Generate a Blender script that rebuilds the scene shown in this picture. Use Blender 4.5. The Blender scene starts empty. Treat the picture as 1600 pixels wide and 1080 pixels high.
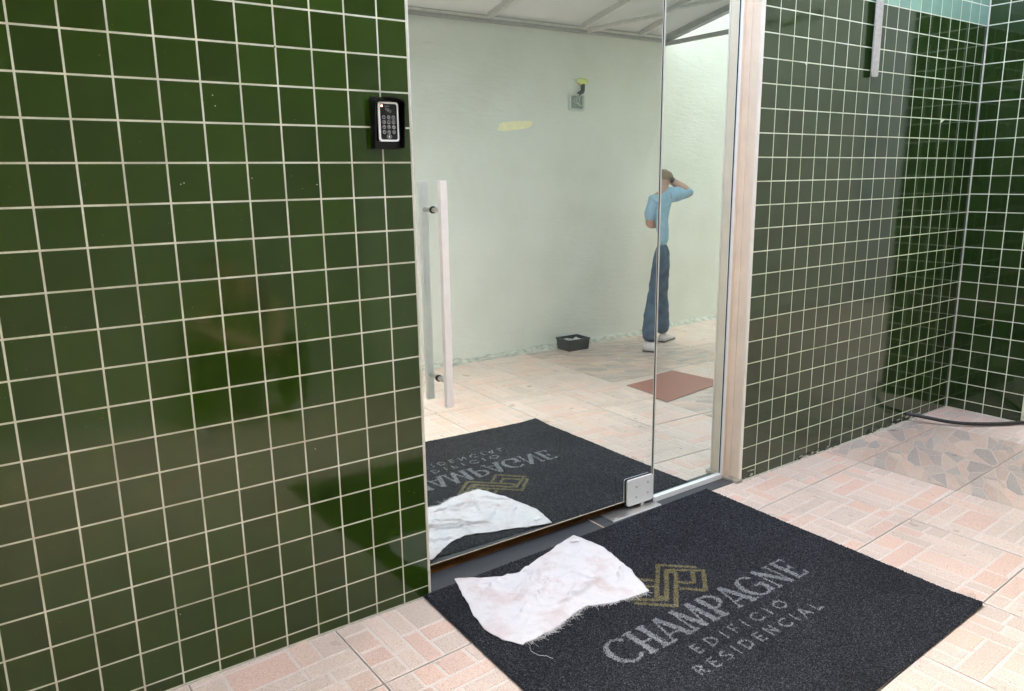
import bpy, bmesh, math, random
import numpy as np
from mathutils import Vector, Matrix, noise

random.seed(7)
rng = np.random.default_rng(7)
SC = bpy.context.scene
COL = SC.collection

# ------------------------------------------------------------------ camera, sky, sun, exposure
S = 0.108                                   # one wall tile (with its joint) in metres
FZ = 17.4                                   # floor level, in tiles below the reference joint
def W(X, Y, Z=-FZ):                         # tile units -> metres
    return Vector((X * S, Y * S, (Z + FZ) * S))

cam_d = bpy.data.cameras.new("camera")
cam = bpy.data.objects.new("camera", cam_d)
COL.objects.link(cam)
SC.camera = cam
cam_d.sensor_fit = 'HORIZONTAL'
cam_d.sensor_width = 36.0
cam_d.lens = 1207.65 / 1600 * 36.0
cam_d.clip_start = 0.02
cam_d.clip_end = 400
r_ = Vector((0.811718, -0.583880, -0.014083))
u_ = Vector((0.135615, 0.164971, 0.976930))
f_ = Vector((0.568087, 0.794901, -0.213093))
mw = Matrix((
    (r_.x, u_.x, -f_.x, -0.17326),
    (r_.y, u_.y, -f_.y, -2.29219),
    (r_.z, u_.z, -f_.z, 1.50486),
    (0, 0, 0, 1)))
cam.matrix_world = mw

SUN_EL, SUN_AZ = 62.0, 28.0                 # azimuth counted from +Y towards +X
world = bpy.data.worlds.new("World")
SC.world = world
world.use_nodes = True
wn = world.node_tree
wn.nodes.clear()
wo = wn.nodes.new('ShaderNodeOutputWorld')
wb = wn.nodes.new('ShaderNodeBackground')
ws = wn.nodes.new('ShaderNodeTexSky')
ws.sky_type = 'NISHITA'
ws.sun_disc = False
ws.sun_elevation = math.radians(SUN_EL)
ws.sun_rotation = math.radians(SUN_AZ)
ws.air_density = 1.0
ws.dust_density = 4.0
ws.ozone_density = 1.0
whs = wn.nodes.new('ShaderNodeHueSaturation')   # overcast: the blue is mostly gone
whs.inputs['Saturation'].default_value = 0.60
wn.links.new(ws.outputs[0], whs.inputs['Color'])
wn.links.new(whs.outputs[0], wb.inputs[0])
wb.inputs[1].default_value = 0.15
wn.links.new(wb.outputs[0], wo.inputs[0])

sun_d = bpy.data.lights.new("sun", 'SUN')
sun_d.energy = 0.20
sun_d.angle = math.radians(45)
sun_d.color = (1.0, 0.975, 0.94)
sun = bpy.data.objects.new("sun", sun_d)
COL.objects.link(sun)
el, az = math.radians(SUN_EL), math.radians(SUN_AZ)
sdir = Vector((math.sin(az) * math.cos(el), math.cos(az) * math.cos(el), math.sin(el)))
sun.rotation_euler = sdir.to_track_quat('Z', 'Y').to_euler()
sun.location = (3, -1, 8)

SC.view_settings.view_transform = 'Standard'
SC.view_settings.look = 'None'
SC.view_settings.gamma = 1.0
SC.view_settings.use_curve_mapping = False
SC.view_settings.exposure = 3.74
SC.cycles.max_bounces = 14
SC.cycles.diffuse_bounces = 8
SC.cycles.glossy_bounces = 6
SC.cycles.sample_clamp_indirect = 8.0
SC.cycles.caustics_reflective = True
SC.cycles.use_denoising = True

# ------------------------------------------------------------------ materials
def nm(name):
    m = bpy.data.materials.new(name)
    m.use_nodes = True
    t = m.node_tree
    b = t.nodes['Principled BSDF']
    return m, t, b

def N(t, kind, **kw):
    n = t.nodes.new(kind)
    for k, v in kw.items():
        if k in n.inputs:
            n.inputs[k].default_value = v
        else:
            setattr(n, k, v)
    return n

def ramp(t, fac, stops):
    r = t.nodes.new('ShaderNodeValToRGB')
    e = r.color_ramp.elements
    e[0].position, e[0].color = stops[0][0], (*stops[0][1], 1)
    e[1].position, e[1].color = stops[-1][0], (*stops[-1][1], 1)
    for pos, c in stops[1:-1]:
        x = e.new(pos)
        x.color = (*c, 1)
    t.links.new(fac, r.inputs[0])
    return r.outputs[0]

def mixc(t, a, b, fac, mode='MIX'):
    m = t.nodes.new('ShaderNodeMix')
    m.data_type = 'RGBA'
    m.blend_type = mode
    for sock, v in ((m.inputs[0], fac), (m.inputs[6], a), (m.inputs[7], b)):
        if hasattr(v, 'is_output'):
            t.links.new(v, sock)
        elif isinstance(v, (int, float)):
            sock.default_value = v
        else:
            sock.default_value = (*v, 1)
    return m.outputs[2]

def objco(t):
    return t.nodes.new('ShaderNodeNewGeometry').outputs['Position']

def tnoise(t, scale, detail=3, rough=.55, vec=None):
    n = N(t, 'ShaderNodeTexNoise', Scale=scale, Detail=detail, Roughness=rough)
    t.links.new(vec if vec else objco(t), n.inputs['Vector'])
    return n.outputs['Fac']

def bump(t, b, h, strength, dist):
    n = N(t, 'ShaderNodeBump', Strength=strength, Distance=dist)
    t.links.new(h, n.inputs['Height'])
    t.links.new(n.outputs[0], b.inputs['Normal'])
    return n

def simple(name, col, rough=.5, metal=0., var=0., scale=40, bmp=0., bscale=200):
    m, t, b = nm(name)
    b.inputs['Roughness'].default_value = rough
    b.inputs['Metallic'].default_value = metal
    if var:
        f = tnoise(t, scale, 5)
        c = ramp(t, f, [(.25, tuple(x * (1 - var) for x in col)), (.75, tuple(min(1, x * (1 + var)) for x in col))])
        t.links.new(c, b.inputs['Base Color'])
    else:
        b.inputs['Base Color'].default_value = (*col, 1)
    if bmp:
        bump(t, b, tnoise(t, bscale, 4), bmp, .002)
    return m

def m_wall_tile(name, col, rough=.045, ior=1.52):
    m, t, b = nm(name)
    oi = t.nodes.new('ShaderNodeObjectInfo')
    c = ramp(t, oi.outputs['Random'], [(0, tuple(x * .84 for x in col)), (.5, col), (1, tuple(x * 1.17 for x in col))])
    f = tnoise(t, 9, 3)
    c = mixc(t, c, tuple(x * 1.3 for x in col), ramp(t, f, [(.45, (0, 0, 0)), (.8, (.5, .5, .5))]))
    sp = tnoise(t, 260, 1, .3)                      # specks of mortar and dust left on the glaze
    c = mixc(t, c, (.45, .45, .38), ramp(t, sp, [(.815, (0, 0, 0)), (.83, (1, 1, 1))]))
    t.links.new(c, b.inputs['Base Color'])
    sm = tnoise(t, 5.5, 5, .6)
    rr = N(t, 'ShaderNodeMapRange')
    t.links.new(sm, rr.inputs[0])
    rr.inputs[1].default_value, rr.inputs[2].default_value = .3, .8
    rr.inputs[3].default_value, rr.inputs[4].default_value = rough, rough + .10
    t.links.new(rr.outputs[0], b.inputs['Roughness'])
    b.inputs['IOR'].default_value = ior
    bump(t, b, tnoise(t, 14, 2), .06, .004)
    return m

M_GREEN = m_wall_tile('green_glaze', (0.0225, 0.0510, 0.0034))
M_GREEN2 = m_wall_tile('deep_green_glaze', (0.0150, 0.0350, 0.0062), .04, 1.62)
M_MINT = m_wall_tile('mint_glaze', (0.22, 0.37, 0.29), .12)

def m_grout():
    m, t, b = nm('grout')
    f = tnoise(t, 6, 5)
    f2 = tnoise(t, 160, 3)
    c = ramp(t, f, [(.3, (.52, .52, .40)), (.55, (.74, .75, .62)), (.8, (.84, .86, .76))])
    c = mixc(t, c, (.30, .29, .24), ramp(t, f2, [(.60, (0, 0, 0)), (.75, (.6, .6, .6))]))
    t.links.new(c, b.inputs['Base Color'])
    b.inputs['Roughness'].default_value = .8
    bump(t, b, f2, .4, .002)
    return m
M_GROUT = m_grout()

def m_floor():
    m, t, b = nm('floor_ceramic')
    a = t.nodes.new('ShaderNodeAttribute')
    a.attribute_name = 'Col'
    oi = t.nodes.new('ShaderNodeObjectInfo')
    hs = t.nodes.new('ShaderNodeHueSaturation')
    t.links.new(a.outputs['Color'], hs.inputs['Color'])
    mr = N(t, 'ShaderNodeMapRange')
    t.links.new(oi.outputs['Random'], mr.inputs[0])
    mr.inputs[3].default_value, mr.inputs[4].default_value = 1.02, 1.10
    t.links.new(mr.outputs[0], hs.inputs['Value'])
    g = tnoise(t, 210, 3, .7)
    c = mixc(t, hs.outputs[0], ramp(t, g, [(.34, (.55, .45, .42)), (.5, (1, 1, 1)), (.66, (1.0, 1.0, 1.0))]), .75, 'MULTIPLY')
    g2 = tnoise(t, 290, 2, .6)
    c = mixc(t, c, (.86, .78, .70), ramp(t, g2, [(.57, (0, 0, 0)), (.68, (.55, .55, .55))]))
    d = tnoise(t, 2.3, 6, .65)
    c = mixc(t, c, (.40, .33, .27), ramp(t, d, [(.50, (0, 0, 0)), (.80, (.40, .40, .40))]))
    spk = tnoise(t, 75, 1, .3)
    c = mixc(t, c, (.12, .09, .07), ramp(t, spk, [(.800, (0, 0, 0)), (.815, (.9, .9, .9))]))
    t.links.new(c, b.inputs['Base Color'])
    rr = N(t, 'ShaderNodeMapRange')
    t.links.new(tnoise(t, 7, 5), rr.inputs[0])
    rr.inputs[1].default_value, rr.inputs[2].default_value = .3, .75
    rr.inputs[3].default_value, rr.inputs[4].default_value = .26, .46
    t.links.new(rr.outputs[0], b.inputs['Roughness'])
    bump(t, b, g, .22, .0012)
    return m
M_FLOOR = m_floor()
M_JOINT = simple('floor_joint', (.26, .22, .18), .9, var=.35, scale=60)
M_GROUND = simple('ground_concrete', (.32, .31, .29), .9, var=.2, scale=3)

def m_plaster():
    m, t, b = nm('painted_plaster')
    f = tnoise(t, 1.6, 6, .6)
    f2 = tnoise(t, 13, 6, .7)
    c = ramp(t, f, [(.3, (.68, .69, .61)), (.5, (.73, .74, .665)), (.7, (.765, .775, .71))])
    c = mixc(t, c, (.70, .71, .66), ramp(t, f2, [(.55, (0, 0, 0)), (.8, (.35, .35, .35))]))
    t.links.new(c, b.inputs['Base Color'])
    b.inputs['Roughness'].default_value = .75
    mp = t.nodes.new('ShaderNodeMapping')
    mp.inputs['Scale'].default_value = (1, 1, 4)
    t.links.new(objco(t), mp.inputs[0])
    bump(t, b, tnoise(t, 9, 6, .65, mp.outputs[0]), .38, .010)
    return m
M_PLASTER = m_plaster()

def m_mirror(name, tint, haze=.045):
    m = bpy.data.materials.new(name)
    m.use_nodes = True
    t = m.node_tree
    t.nodes.clear()
    o = t.nodes.new('ShaderNodeOutputMaterial')
    g = N(t, 'ShaderNodeBsdfAnisotropic')
    g.inputs['Color'].default_value = (*tint, 1)
    g.inputs['Roughness'].default_value = 0.0
    d = N(t, 'ShaderNodeBsdfDiffuse')
    d.inputs['Color'].default_value = (.55, .60, .55, 1)
    mx = t.nodes.new('ShaderNodeMixShader')
    sm = tnoise(t, 2.5, 6, .7)
    mr = N(t, 'ShaderNodeMapRange')
    t.links.new(sm, mr.inputs[0])
    mr.inputs[1].default_value, mr.inputs[2].default_value = .3, .8
    mr.inputs[3].default_value, mr.inputs[4].default_value = haze * .6, haze * 1.5
    t.links.new(mr.outputs[0], mx.inputs[0])
    t.links.new(g.outputs[0], mx.inputs[1])
    t.links.new(d.outputs[0], mx.inputs[2])
    t.links.new(mx.outputs[0], o.inputs[0])
    return m
M_MIRROR = m_mirror('mirrored_glass', (.885, .945, .915))
M_MIRROR2 = m_mirror('mirrored_glass_side', (.84, .925, .905), .06)
M_GLASS_EDGE = simple('glass_edge', (.62, .66, .58), .15)
M_ALU = simple('white_aluminium', (.88, .88, .88), .35, var=.05, scale=20)
M_HANDLE = simple('brushed_pale_metal', (.92, .88, .87), .38, .0, var=.04, scale=30)
M_STEEL = simple('satin_steel', (.66, .64, .62), .28, .85, var=.10, scale=60)
M_BLACK = simple('black_plastic', (.004, .004, .005), .28)
M_RUBBER = simple('black_rubber', (.012, .012, .012), .55)
M_STONE = simple('dark_granite', (.060, .063, .070), .42, var=.35, scale=150)
M_WOOD = simple('brown_floorboard', (.34, .15, .055), .40, var=.4, scale=14)
M_CREAM = simple('cream_jamb_paint', (.82, .68, .54), .6, var=.10, scale=7, bmp=.35, bscale=45)
M_CREAM2 = simple('pale_jamb_paint', (.86, .79, .71), .55, var=.08, scale=9, bmp=.25, bscale=60)
M_CANOPY = None
def m_canopy():
    m = bpy.data.materials.new('canopy_sheet')
    m.use_nodes = True
    t = m.node_tree
    t.nodes.clear()
    o = t.nodes.new('ShaderNodeOutputMaterial')
    d = N(t, 'ShaderNodeBsdfDiffuse')
    d.inputs['Color'].default_value = (.46, .455, .44, 1)
    tr = N(t, 'ShaderNodeBsdfTranslucent')
    tr.inputs['Color'].default_value = (.86, .84, .78, 1)
    mx = t.nodes.new('ShaderNodeMixShader')
    mx.inputs[0].default_value = .22
    t.links.new(d.outputs[0], mx.inputs[1])
    t.links.new(tr.outputs[0], mx.inputs[2])
    t.links.new(mx.outputs[0], o.inputs[0])
    return m
M_CANOPY = m_canopy()
M_CANFRAME = simple('grey_painted_steel', (.36, .36, .34), .5, var=.12, scale=25)
M_RAFTER = simple('pale_painted_steel', (.58, .57, .53), .5, var=.10, scale=25)
M_FAR = simple('pale_render', (.55, .56, .54), .85, var=.08, scale=1.5)

def m_mat(name, c0, c1, spk, lo=.50, hi=.66):
    m, t, b = nm(name)
    f = tnoise(t, 190, 3, .85)
    f2 = tnoise(t, 3.0, 4)
    c = ramp(t, f, [(.34, c0), (.50, c1), (lo + .06, c1), (hi + .05, spk)])
    vo = N(t, 'ShaderNodeTexVoronoi', Scale=340.0)
    t.links.new(objco(t), vo.inputs['Vector'])
    sep = t.nodes.new('ShaderNodeSeparateColor')
    t.links.new(vo.outputs['Color'], sep.inputs[0])
    c = mixc(t, c, spk, ramp(t, sep.outputs[0], [(.80, (0, 0, 0)), (1.0, (.60, .60, .60))]))
    c = mixc(t, c, c0, ramp(t, sep.outputs[1], [(.60, (0, 0, 0)), (.95, (.85, .85, .85))]))
    c = mixc(t, c, c0, ramp(t, f2, [(.4, (0, 0, 0)), (.75, (.5, .5, .5))]))
    t.links.new(c, b.inputs['Base Color'])
    b.inputs['Roughness'].default_value = .55
    b.inputs['Specular IOR Level'].default_value = .12
    bump(t, b, tnoise(t, 260, 2, .7), .9, .004)
    return m
M_MAT = m_mat('charcoal_coil_vinyl', (.005, .0053, .007), (.0145, .0152, .020), (.20, .205, .235))
M_MATW = m_mat('silver_coil_vinyl', (.10, .105, .115), (.22, .225, .235), (.48, .49, .50), .45, .6)
M_MATG = m_mat('gold_coil_vinyl', (.075, .062, .028), (.165, .14, .068), (.36, .32, .18), .45, .6)

def m_towel():
    m, t, b = nm('towel_cotton')
    f = tnoise(t, 7, 5, .6)
    c = ramp(t, f, [(.30, (.64, .62, .645)), (.5, (.67, .64, .65)), (.72, (.58, .48, .47))])
    t.links.new(c, b.inputs['Base Color'])
    b.inputs['Roughness'].default_value = .95
    b.inputs['Specular IOR Level'].default_value = .1
    wv = tnoise(t, 480, 2, .6)
    bump(t, b, wv, .45, .002)
    return m
M_TOWEL = m_towel()
M_THREAD = simple('cotton_thread', (.74, .72, .71), .9)
M_TAG = simple('white_tag', (.85, .84, .84), .7)
M_SKIN = simple('skin', (.56, .33, .25), .55, var=.06, scale=20)
M_SHIRT = simple('light_blue_knit', (.33, .51, .64), .85, var=.16, scale=16, bmp=.9, bscale=28)
M_JEANS = simple('blue_denim', (.075, .12, .175), .85, var=.40, scale=13, bmp=.9, bscale=22)
M_HAIR = simple('fair_hair', (.27, .19, .11), .5, var=.25, scale=60)
M_HAIRD = simple('dark_hair', (.02, .014, .01), .5)
M_SHOE = simple('pale_trainers', (.72, .64, .62), .6, var=.08, scale=50)
M_SOLE = simple('shoe_sole', (.10, .09, .09), .7)
M_DTROUS = simple('dark_trousers', (.012, .012, .014), .85)
M_PINK = simple('dusty_pink_shirt', (.20, .17, .14), .85, var=.1, scale=30)
M_RED = simple('reddish_ceramic', (.30, .125, .095), .42, var=.18, scale=90)
M_STOOL = simple('plastic_stool', (.10, .10, .10), .5)

# ------------------------------------------------------------------ helpers
def link(o, parent=None):
    COL.objects.link(o)
    if parent is not None:
        o.parent = parent
    return o

def mesh_obj(name, verts, faces, mat, parent=None, smooth=False, loc=None):
    me = bpy.data.meshes.new(name)
    me.from_pydata([tuple(v) for v in verts], [], faces)
    me.update()
    if mat is not None:
        me.materials.append(mat)
    if smooth:
        for p_ in me.polygons:
            p_.use_smooth = True
    o = bpy.data.objects.new(name, me)
    if loc is not None:
        o.location = loc
    return link(o, parent)

def bm_obj(name, bm, mat, parent=None, smooth=False, loc=None):
    me = bpy.data.meshes.new(name)
    bm.normal_update()
    bm.to_mesh(me)
    bm.free()
    if mat is not None:
        me.materials.append(mat)
    if smooth:
        for p_ in me.polygons:
            p_.use_smooth = True
    o = bpy.data.objects.new(name, me)
    if loc is not None:
        o.location = loc
    return link(o, parent)

def add_box(bm, a, b, bevel=0., seg=2):
    """box between two opposite corners (metres)"""
    lo = [min(a[i], b[i]) for i in range(3)]
    hi = [max(a[i], b[i]) for i in range(3)]
    vs = [bm.verts.new((x, y, z)) for x in (lo[0], hi[0]) for y in (lo[1], hi[1]) for z in (lo[2], hi[2])]
    fs = [bm.faces.new([vs[i] for i in q]) for q in
          ((0, 1, 3, 2), (4, 6, 7, 5), (0, 4, 5, 1), (2, 3, 7, 6), (0, 2, 6, 4), (1, 5, 7, 3))]
    if bevel:
        es = list({e for f in fs for e in f.edges})
        bmesh.ops.bevel(bm, geom=es, offset=bevel, segments=seg, affect='EDGES', profile=.5)
    return vs

def box(name, a, b, mat, parent=None, bevel=0., seg=2):
    bm = bmesh.new()
    add_box(bm, a, b, bevel, seg)
    return bm_obj(name, bm, mat, parent)

def add_tube(bm, pts, rad, n=10, cap=True):
    pts = [Vector(p) for p in pts]
    rads = rad if isinstance(rad, (list, tuple)) else [rad] * len(pts)
    rings = []
    prev = None
    for i, p in enumerate(pts):
        t = (pts[min(i + 1, len(pts) - 1)] - pts[max(i - 1, 0)]).normalized()
        if prev is None:
            a = t.orthogonal().normalized()
        else:
            a = (prev - t * prev.dot(t)).normalized()
        prev = a
        b = t.cross(a)
        rings.append([bm.verts.new(p + (a * math.cos(k * 2 * math.pi / n) + b * math.sin(k * 2 * math.pi / n)) * rads[i]) for k in range(n)])
    for r0, r1 in zip(rings, rings[1:]):
        for k in range(n):
            bm.faces.new((r0[k], r0[(k + 1) % n], r1[(k + 1) % n], r1[k]))
    if cap:
        bm.faces.new(rings[0][::-1])
        bm.faces.new(rings[-1])

def tube(name, pts, rad, mat, parent=None, n=10):
    bm = bmesh.new()
    add_tube(bm, pts, rad, n)
    return bm_obj(name, bm, mat, parent, smooth=True)

def cyl(name, a, b, rad, mat, parent=None, n=20):
    bm = bmesh.new()
    add_tube(bm, [a, b], rad, n)
    return bm_obj(name, bm, mat, parent)

def prism(bm, poly, y0, y1):
    """poly in (x,z), extruded from y0 to y1"""
    f = [bm.verts.new((x, y0, z)) for x, z in poly]
    g = [bm.verts.new((x, y1, z)) for x, z in poly]
    n = len(poly)
    bm.faces.new(f)
    bm.faces.new(g[::-1])
    for i in range(n):
        bm.faces.new((f[(i + 1) % n], f[i], g[i], g[(i + 1) % n]))
    bmesh.ops.recalc_face_normals(bm, faces=bm.faces[:])

def rrect(cx, cz, w, h, r, n=5):
    out = []
    for sx, sz, a0 in ((1, 1, 0), (-1, 1, 90), (-1, -1, 180), (1, -1, 270)):
        for k in range(n + 1):
            a = math.radians(a0 + 90 * k / n)
            out.append((cx + sx * (w / 2 - r) + r * math.cos(a), cz + sz * (h / 2 - r) + r * math.sin(a)))
    return out

def empty(name, loc=(0, 0, 0)):
    o = bpy.data.objects.new(name, None)
    o.empty_display_size = .1
    o.location = loc
    return link(o)

def tag(o, label=None, cat=None, group=None, kind=None):
    if label: o['label'] = label
    if cat: o['category'] = cat
    if group: o['group'] = group
    if kind: o['kind'] = kind
    return o

# ------------------------------------------------------------------ ground and tiled floor
g = mesh_obj('ground', [(-60, -60, -.06), (60, -60, -.06), (60, 60, -.06), (-60, 60, -.06)], [(0, 1, 2, 3)], M_GROUND)
tag(g, kind='structure')

UX, UY = Vector((4.42 * S, 4.42 * S * .052)), Vector((-.012 * 4.5 * S, 4.5 * S))
ORG = Vector((24.30 * S, -6.93 * S))
floor = mesh_obj('floor', [(-3.2, -3.05, -.055), (9.6, -3.05, -.055), (9.6, .12, -.055), (-3.2, .12, -.055),
                           (-3.2, -3.05, -.0035), (9.6, -3.05, -.0035), (9.6, .12, -.0035), (-3.2, .12, -.0035)],
                 [(0, 3, 2, 1), (4, 5, 6, 7), (0, 1, 5, 4), (1, 2, 6, 5), (2, 3, 7, 6), (3, 0, 4, 7)], M_JOINT)
tag(floor, kind='structure')

def st(s, t, z):
    v = UX * s + UY * t
    return (v.x, v.y, z)

def tile_mesh(kind, seed):
    """one ceramic floor tile with its moulded print: a slab, and low raised pieces on it"""
    R = random.Random(seed)
    verts, faces, cols = [], [], []
    def addpoly(poly, z0, z1, col, side=True, inset=.0045):
        b0 = len(verts)
        n = len(poly)
        cx = sum(p[0] for p in poly) / n
        cy = sum(p[1] for p in poly) / n
        for (x, y) in poly: verts.append(st(x, y, z0))
        for (x, y) in poly:
            d = math.hypot(x - cx, y - cy) + 1e-6
            k = 1 - inset / d
            verts.append(st(cx + (x - cx) * k, cy + (y - cy) * k, z1))
        faces.append([b0 + n + i for i in range(n)]); cols.append(col)
        if side:
            for i in range(n):
                faces.append([b0 + i, b0 + (i + 1) % n, b0 + n + (i + 1) % n, b0 + n + i]); cols.append(col)
    gcol = (.67, .58, .52) if kind == 'brick' else (.54, .46, .40)
    e = .0036
    sq = [(e, e), (1 - e, e), (1 - e, 1 - e), (e, 1 - e)]
    addpoly(sq, -.010, 0.0, gcol, True, .004)
    pal = [(.62, .42, .34), (.64, .47, .38), (.60, .49, .41), (.58, .48, .41), (.64, .52, .44), (.56, .47, .40), (.66, .45, .35), (.61, .51, .43)]
    if kind == 'brick':
        L = [(0, 1.2, 0, .8), (0, 1.2, .8, 1.6), (1.2, 2.2, 0, 3.2), (0, 1.2, 1.6, 3.2),
             (2.2, 4.8, 0, .8), (2.2, 4.8, .8, 1.6), (2.2, 4.8, 1.6, 3.2), (4.8, 6, 0, .8), (4.8, 6, .8, 1.6),
             (4.8, 6, 1.6, 3.2), (4.8, 5.8, 3.2, 6), (2.2, 4.8, 3.2, 4.0), (0, 2.2, 3.2, 4.0), (0, 1.4, 4, 4.8),
             (1.4, 4.8, 4, 4.8), (0, 1.2, 4.8, 6), (1.2, 2.2, 4.8, 6), (2.2, 3.6, 4.8, 6), (3.6, 4.8, 4.8, 6)]
        rot = seed % 4
        for (a, b, c, d) in L:
            a, b, c, d = a / 6, b / 6, c / 6, d / 6
            q = [(a, c), (b, c), (b, d), (a, d)]
            for _ in range(rot):
                q = [(1 - y, x) for x, y in q]
            x0, x1 = min(p[0] for p in q), max(p[0] for p in q)
            y0, y1 = min(p[1] for p in q), max(p[1] for p in q)
            m_ = .0115
            x0, y0, x1, y1 = max(x0, .004) + m_, max(y0, .004) + m_, min(x1, .996) - m_, min(y1, .996) - m_
            c_ = R.choice(pal)
            k = R.uniform(.93, 1.06)
            j = lambda: R.uniform(-.004, .004)
            addpoly([(x0 + j(), y0 + j()), (x1 + j(), y0 + j()), (x1 + j(), y1 + j()), (x0 + j(), y1 + j())],
                    -.0002, .0011, tuple((x * q * .76 + g_ * .24) * k for x, q, g_ in zip(c_, (1.0, .945, .94), gcol)), True, .005)
    else:
        pal2 = [(.40, .36, .33), (.37, .35, .33), (.50, .41, .34), (.60, .44, .36), (.55, .46, .38), (.46, .41, .37), (.61, .48, .40), (.54, .42, .35)]
        ang = R.uniform(.1, .7)
        ca, sa = math.cos(ang), math.sin(ang)
        def stretch(p):      # anisotropic metric so the stones come out long
            x, y = p
            return ((x * ca + y * sa) * 1.0, (-x * sa + y * ca) * 2.9)
        def unst(p):
            x, y = p[0], p[1] / 2.9
            return (x * ca - y * sa, x * sa + y * ca)
        sites = [(R.random(), R.random()) for _ in range(34)]
        ss = [stretch(p) for p in sites]
        for i, a in enumerate(ss):
            poly = [stretch(p) for p in ((.008, .008), (.992, .008), (.992, .992), (.008, .992))]
            for k2, b in enumerate(ss):
                if k2 == i: continue
                mx, my = (a[0] + b[0]) / 2, (a[1] + b[1]) / 2
                nx, ny = b[0] - a[0], b[1] - a[1]
                out = []
                for q in range(len(poly)):
                    p1, p2 = poly[q], poly[(q + 1) % len(poly)]
                    d1 = (p1[0] - mx) * nx + (p1[1] - my) * ny
                    d2 = (p2[0] - mx) * nx + (p2[1] - my) * ny
                    if d1 <= 0: out.append(p1)
                    if d1 * d2 < 0:
                        t_ = d1 / (d1 - d2)
                        out.append((p1[0] + (p2[0] - p1[0]) * t_, p1[1] + (p2[1] - p1[1]) * t_))
                poly = out
                if len(poly) < 3: break
            if len(poly) < 3: continue
            P_ = [unst(p) for p in poly]
            cx = sum(p[0] for p in P_) / len(P_)
            cy = sum(p[1] for p in P_) / len(P_)
            P_ = [(cx + (x - cx) * .93, cy + (y - cy) * .93) for x, y in P_]
            k = R.uniform(.9, 1.1)
            addpoly(P_, -.0002, R.uniform(.0008, .0018), tuple((x * q * .86 + g_ * .14) * k * .93 for x, q, g_ in zip(R.choice(pal2), (1.03, .96, .93), gcol)), True, .008)
    me = bpy.data.meshes.new('floor_tile')
    me.from_pydata(verts, [], faces)
    at = me.color_attributes.new('Col', 'FLOAT_COLOR', 'CORNER')
    k = 0
    for pi, f in enumerate(faces):
        for _ in f:
            at.data[k].color = (*cols[pi], 1)
            k += 1
    me.materials.append(M_FLOOR)
    return me

bricks = [tile_mesh('brick', i) for i in range(8)]
flags = [tile_mesh('flag', 40 + i) for i in range(6)]
for i in range(-9, 13):
    for j in range(-5, 2):
        o2 = ORG + UX * i + UY * j
        if i < -6 and j > 0: continue
        cy = (o2 + UX * .5 + UY * .5).y
        top = (o2 + UY).y
        if cy > .1 * S and top > .6: continue
        if o2.y > .02: continue
        if i >= 5 and o2.y > -4.2 * S: continue       # under the projecting block
        stone = i in (2, 3) and (j >= -1 or (j <= -3)) or (i == 4 and j <= -3)
        me = random.choice(flags) if stone else bricks[(i * 3 + j * 5) % 8]
        t = bpy.data.objects.new('floor_tile', me)
        t.location = (o2.x, o2.y, random.uniform(-.0005, .0005))
        t.rotation_euler = (random.uniform(-.0012, .0012), random.uniform(-.0012, .0012), 0)
        link(t, floor)

# ------------------------------------------------------------------ glazed tile walls
TG = .0006      # how far the glaze stands proud of the grout
def clip_tile_mesh(w, h):
    """one glazed tile, w x h metres, lying in the x,z plane, its back lower-left corner at the origin"""
    bm = bmesh.new()
    c = .0005
    d = .006
    base = [(0, 0), (w, 0), (w, h), (0, h)]
    mid = [bm.verts.new((x, 0, z)) for x, z in base]
    up = [bm.verts.new((x, -d + c * .6, z)) for x, z in base]
    tp = [bm.verts.new((x + (c if x == 0 else -c), -d, z + (c if z == 0 else -c))) for x, z in base]
    bm.faces.new(tp)
    for a, b in ((mid, up), (up, tp)):
        for k in range(4):
            bm.faces.new((a[k], a[(k + 1) % 4], b[(k + 1) % 4], b[k]))
    me = bpy.data.meshes.new('tile')
    bm.to_mesh(me); bm.free()
    return me
_cache = {}
def get_tile(w, h, mat):
    key = (round(w, 4), round(h, 4), mat.name)
    if key not in _cache:
        me = clip_tile_mesh(w, h)
        me.materials.append(mat)
        _cache[key] = me
    return _cache[key]

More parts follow.
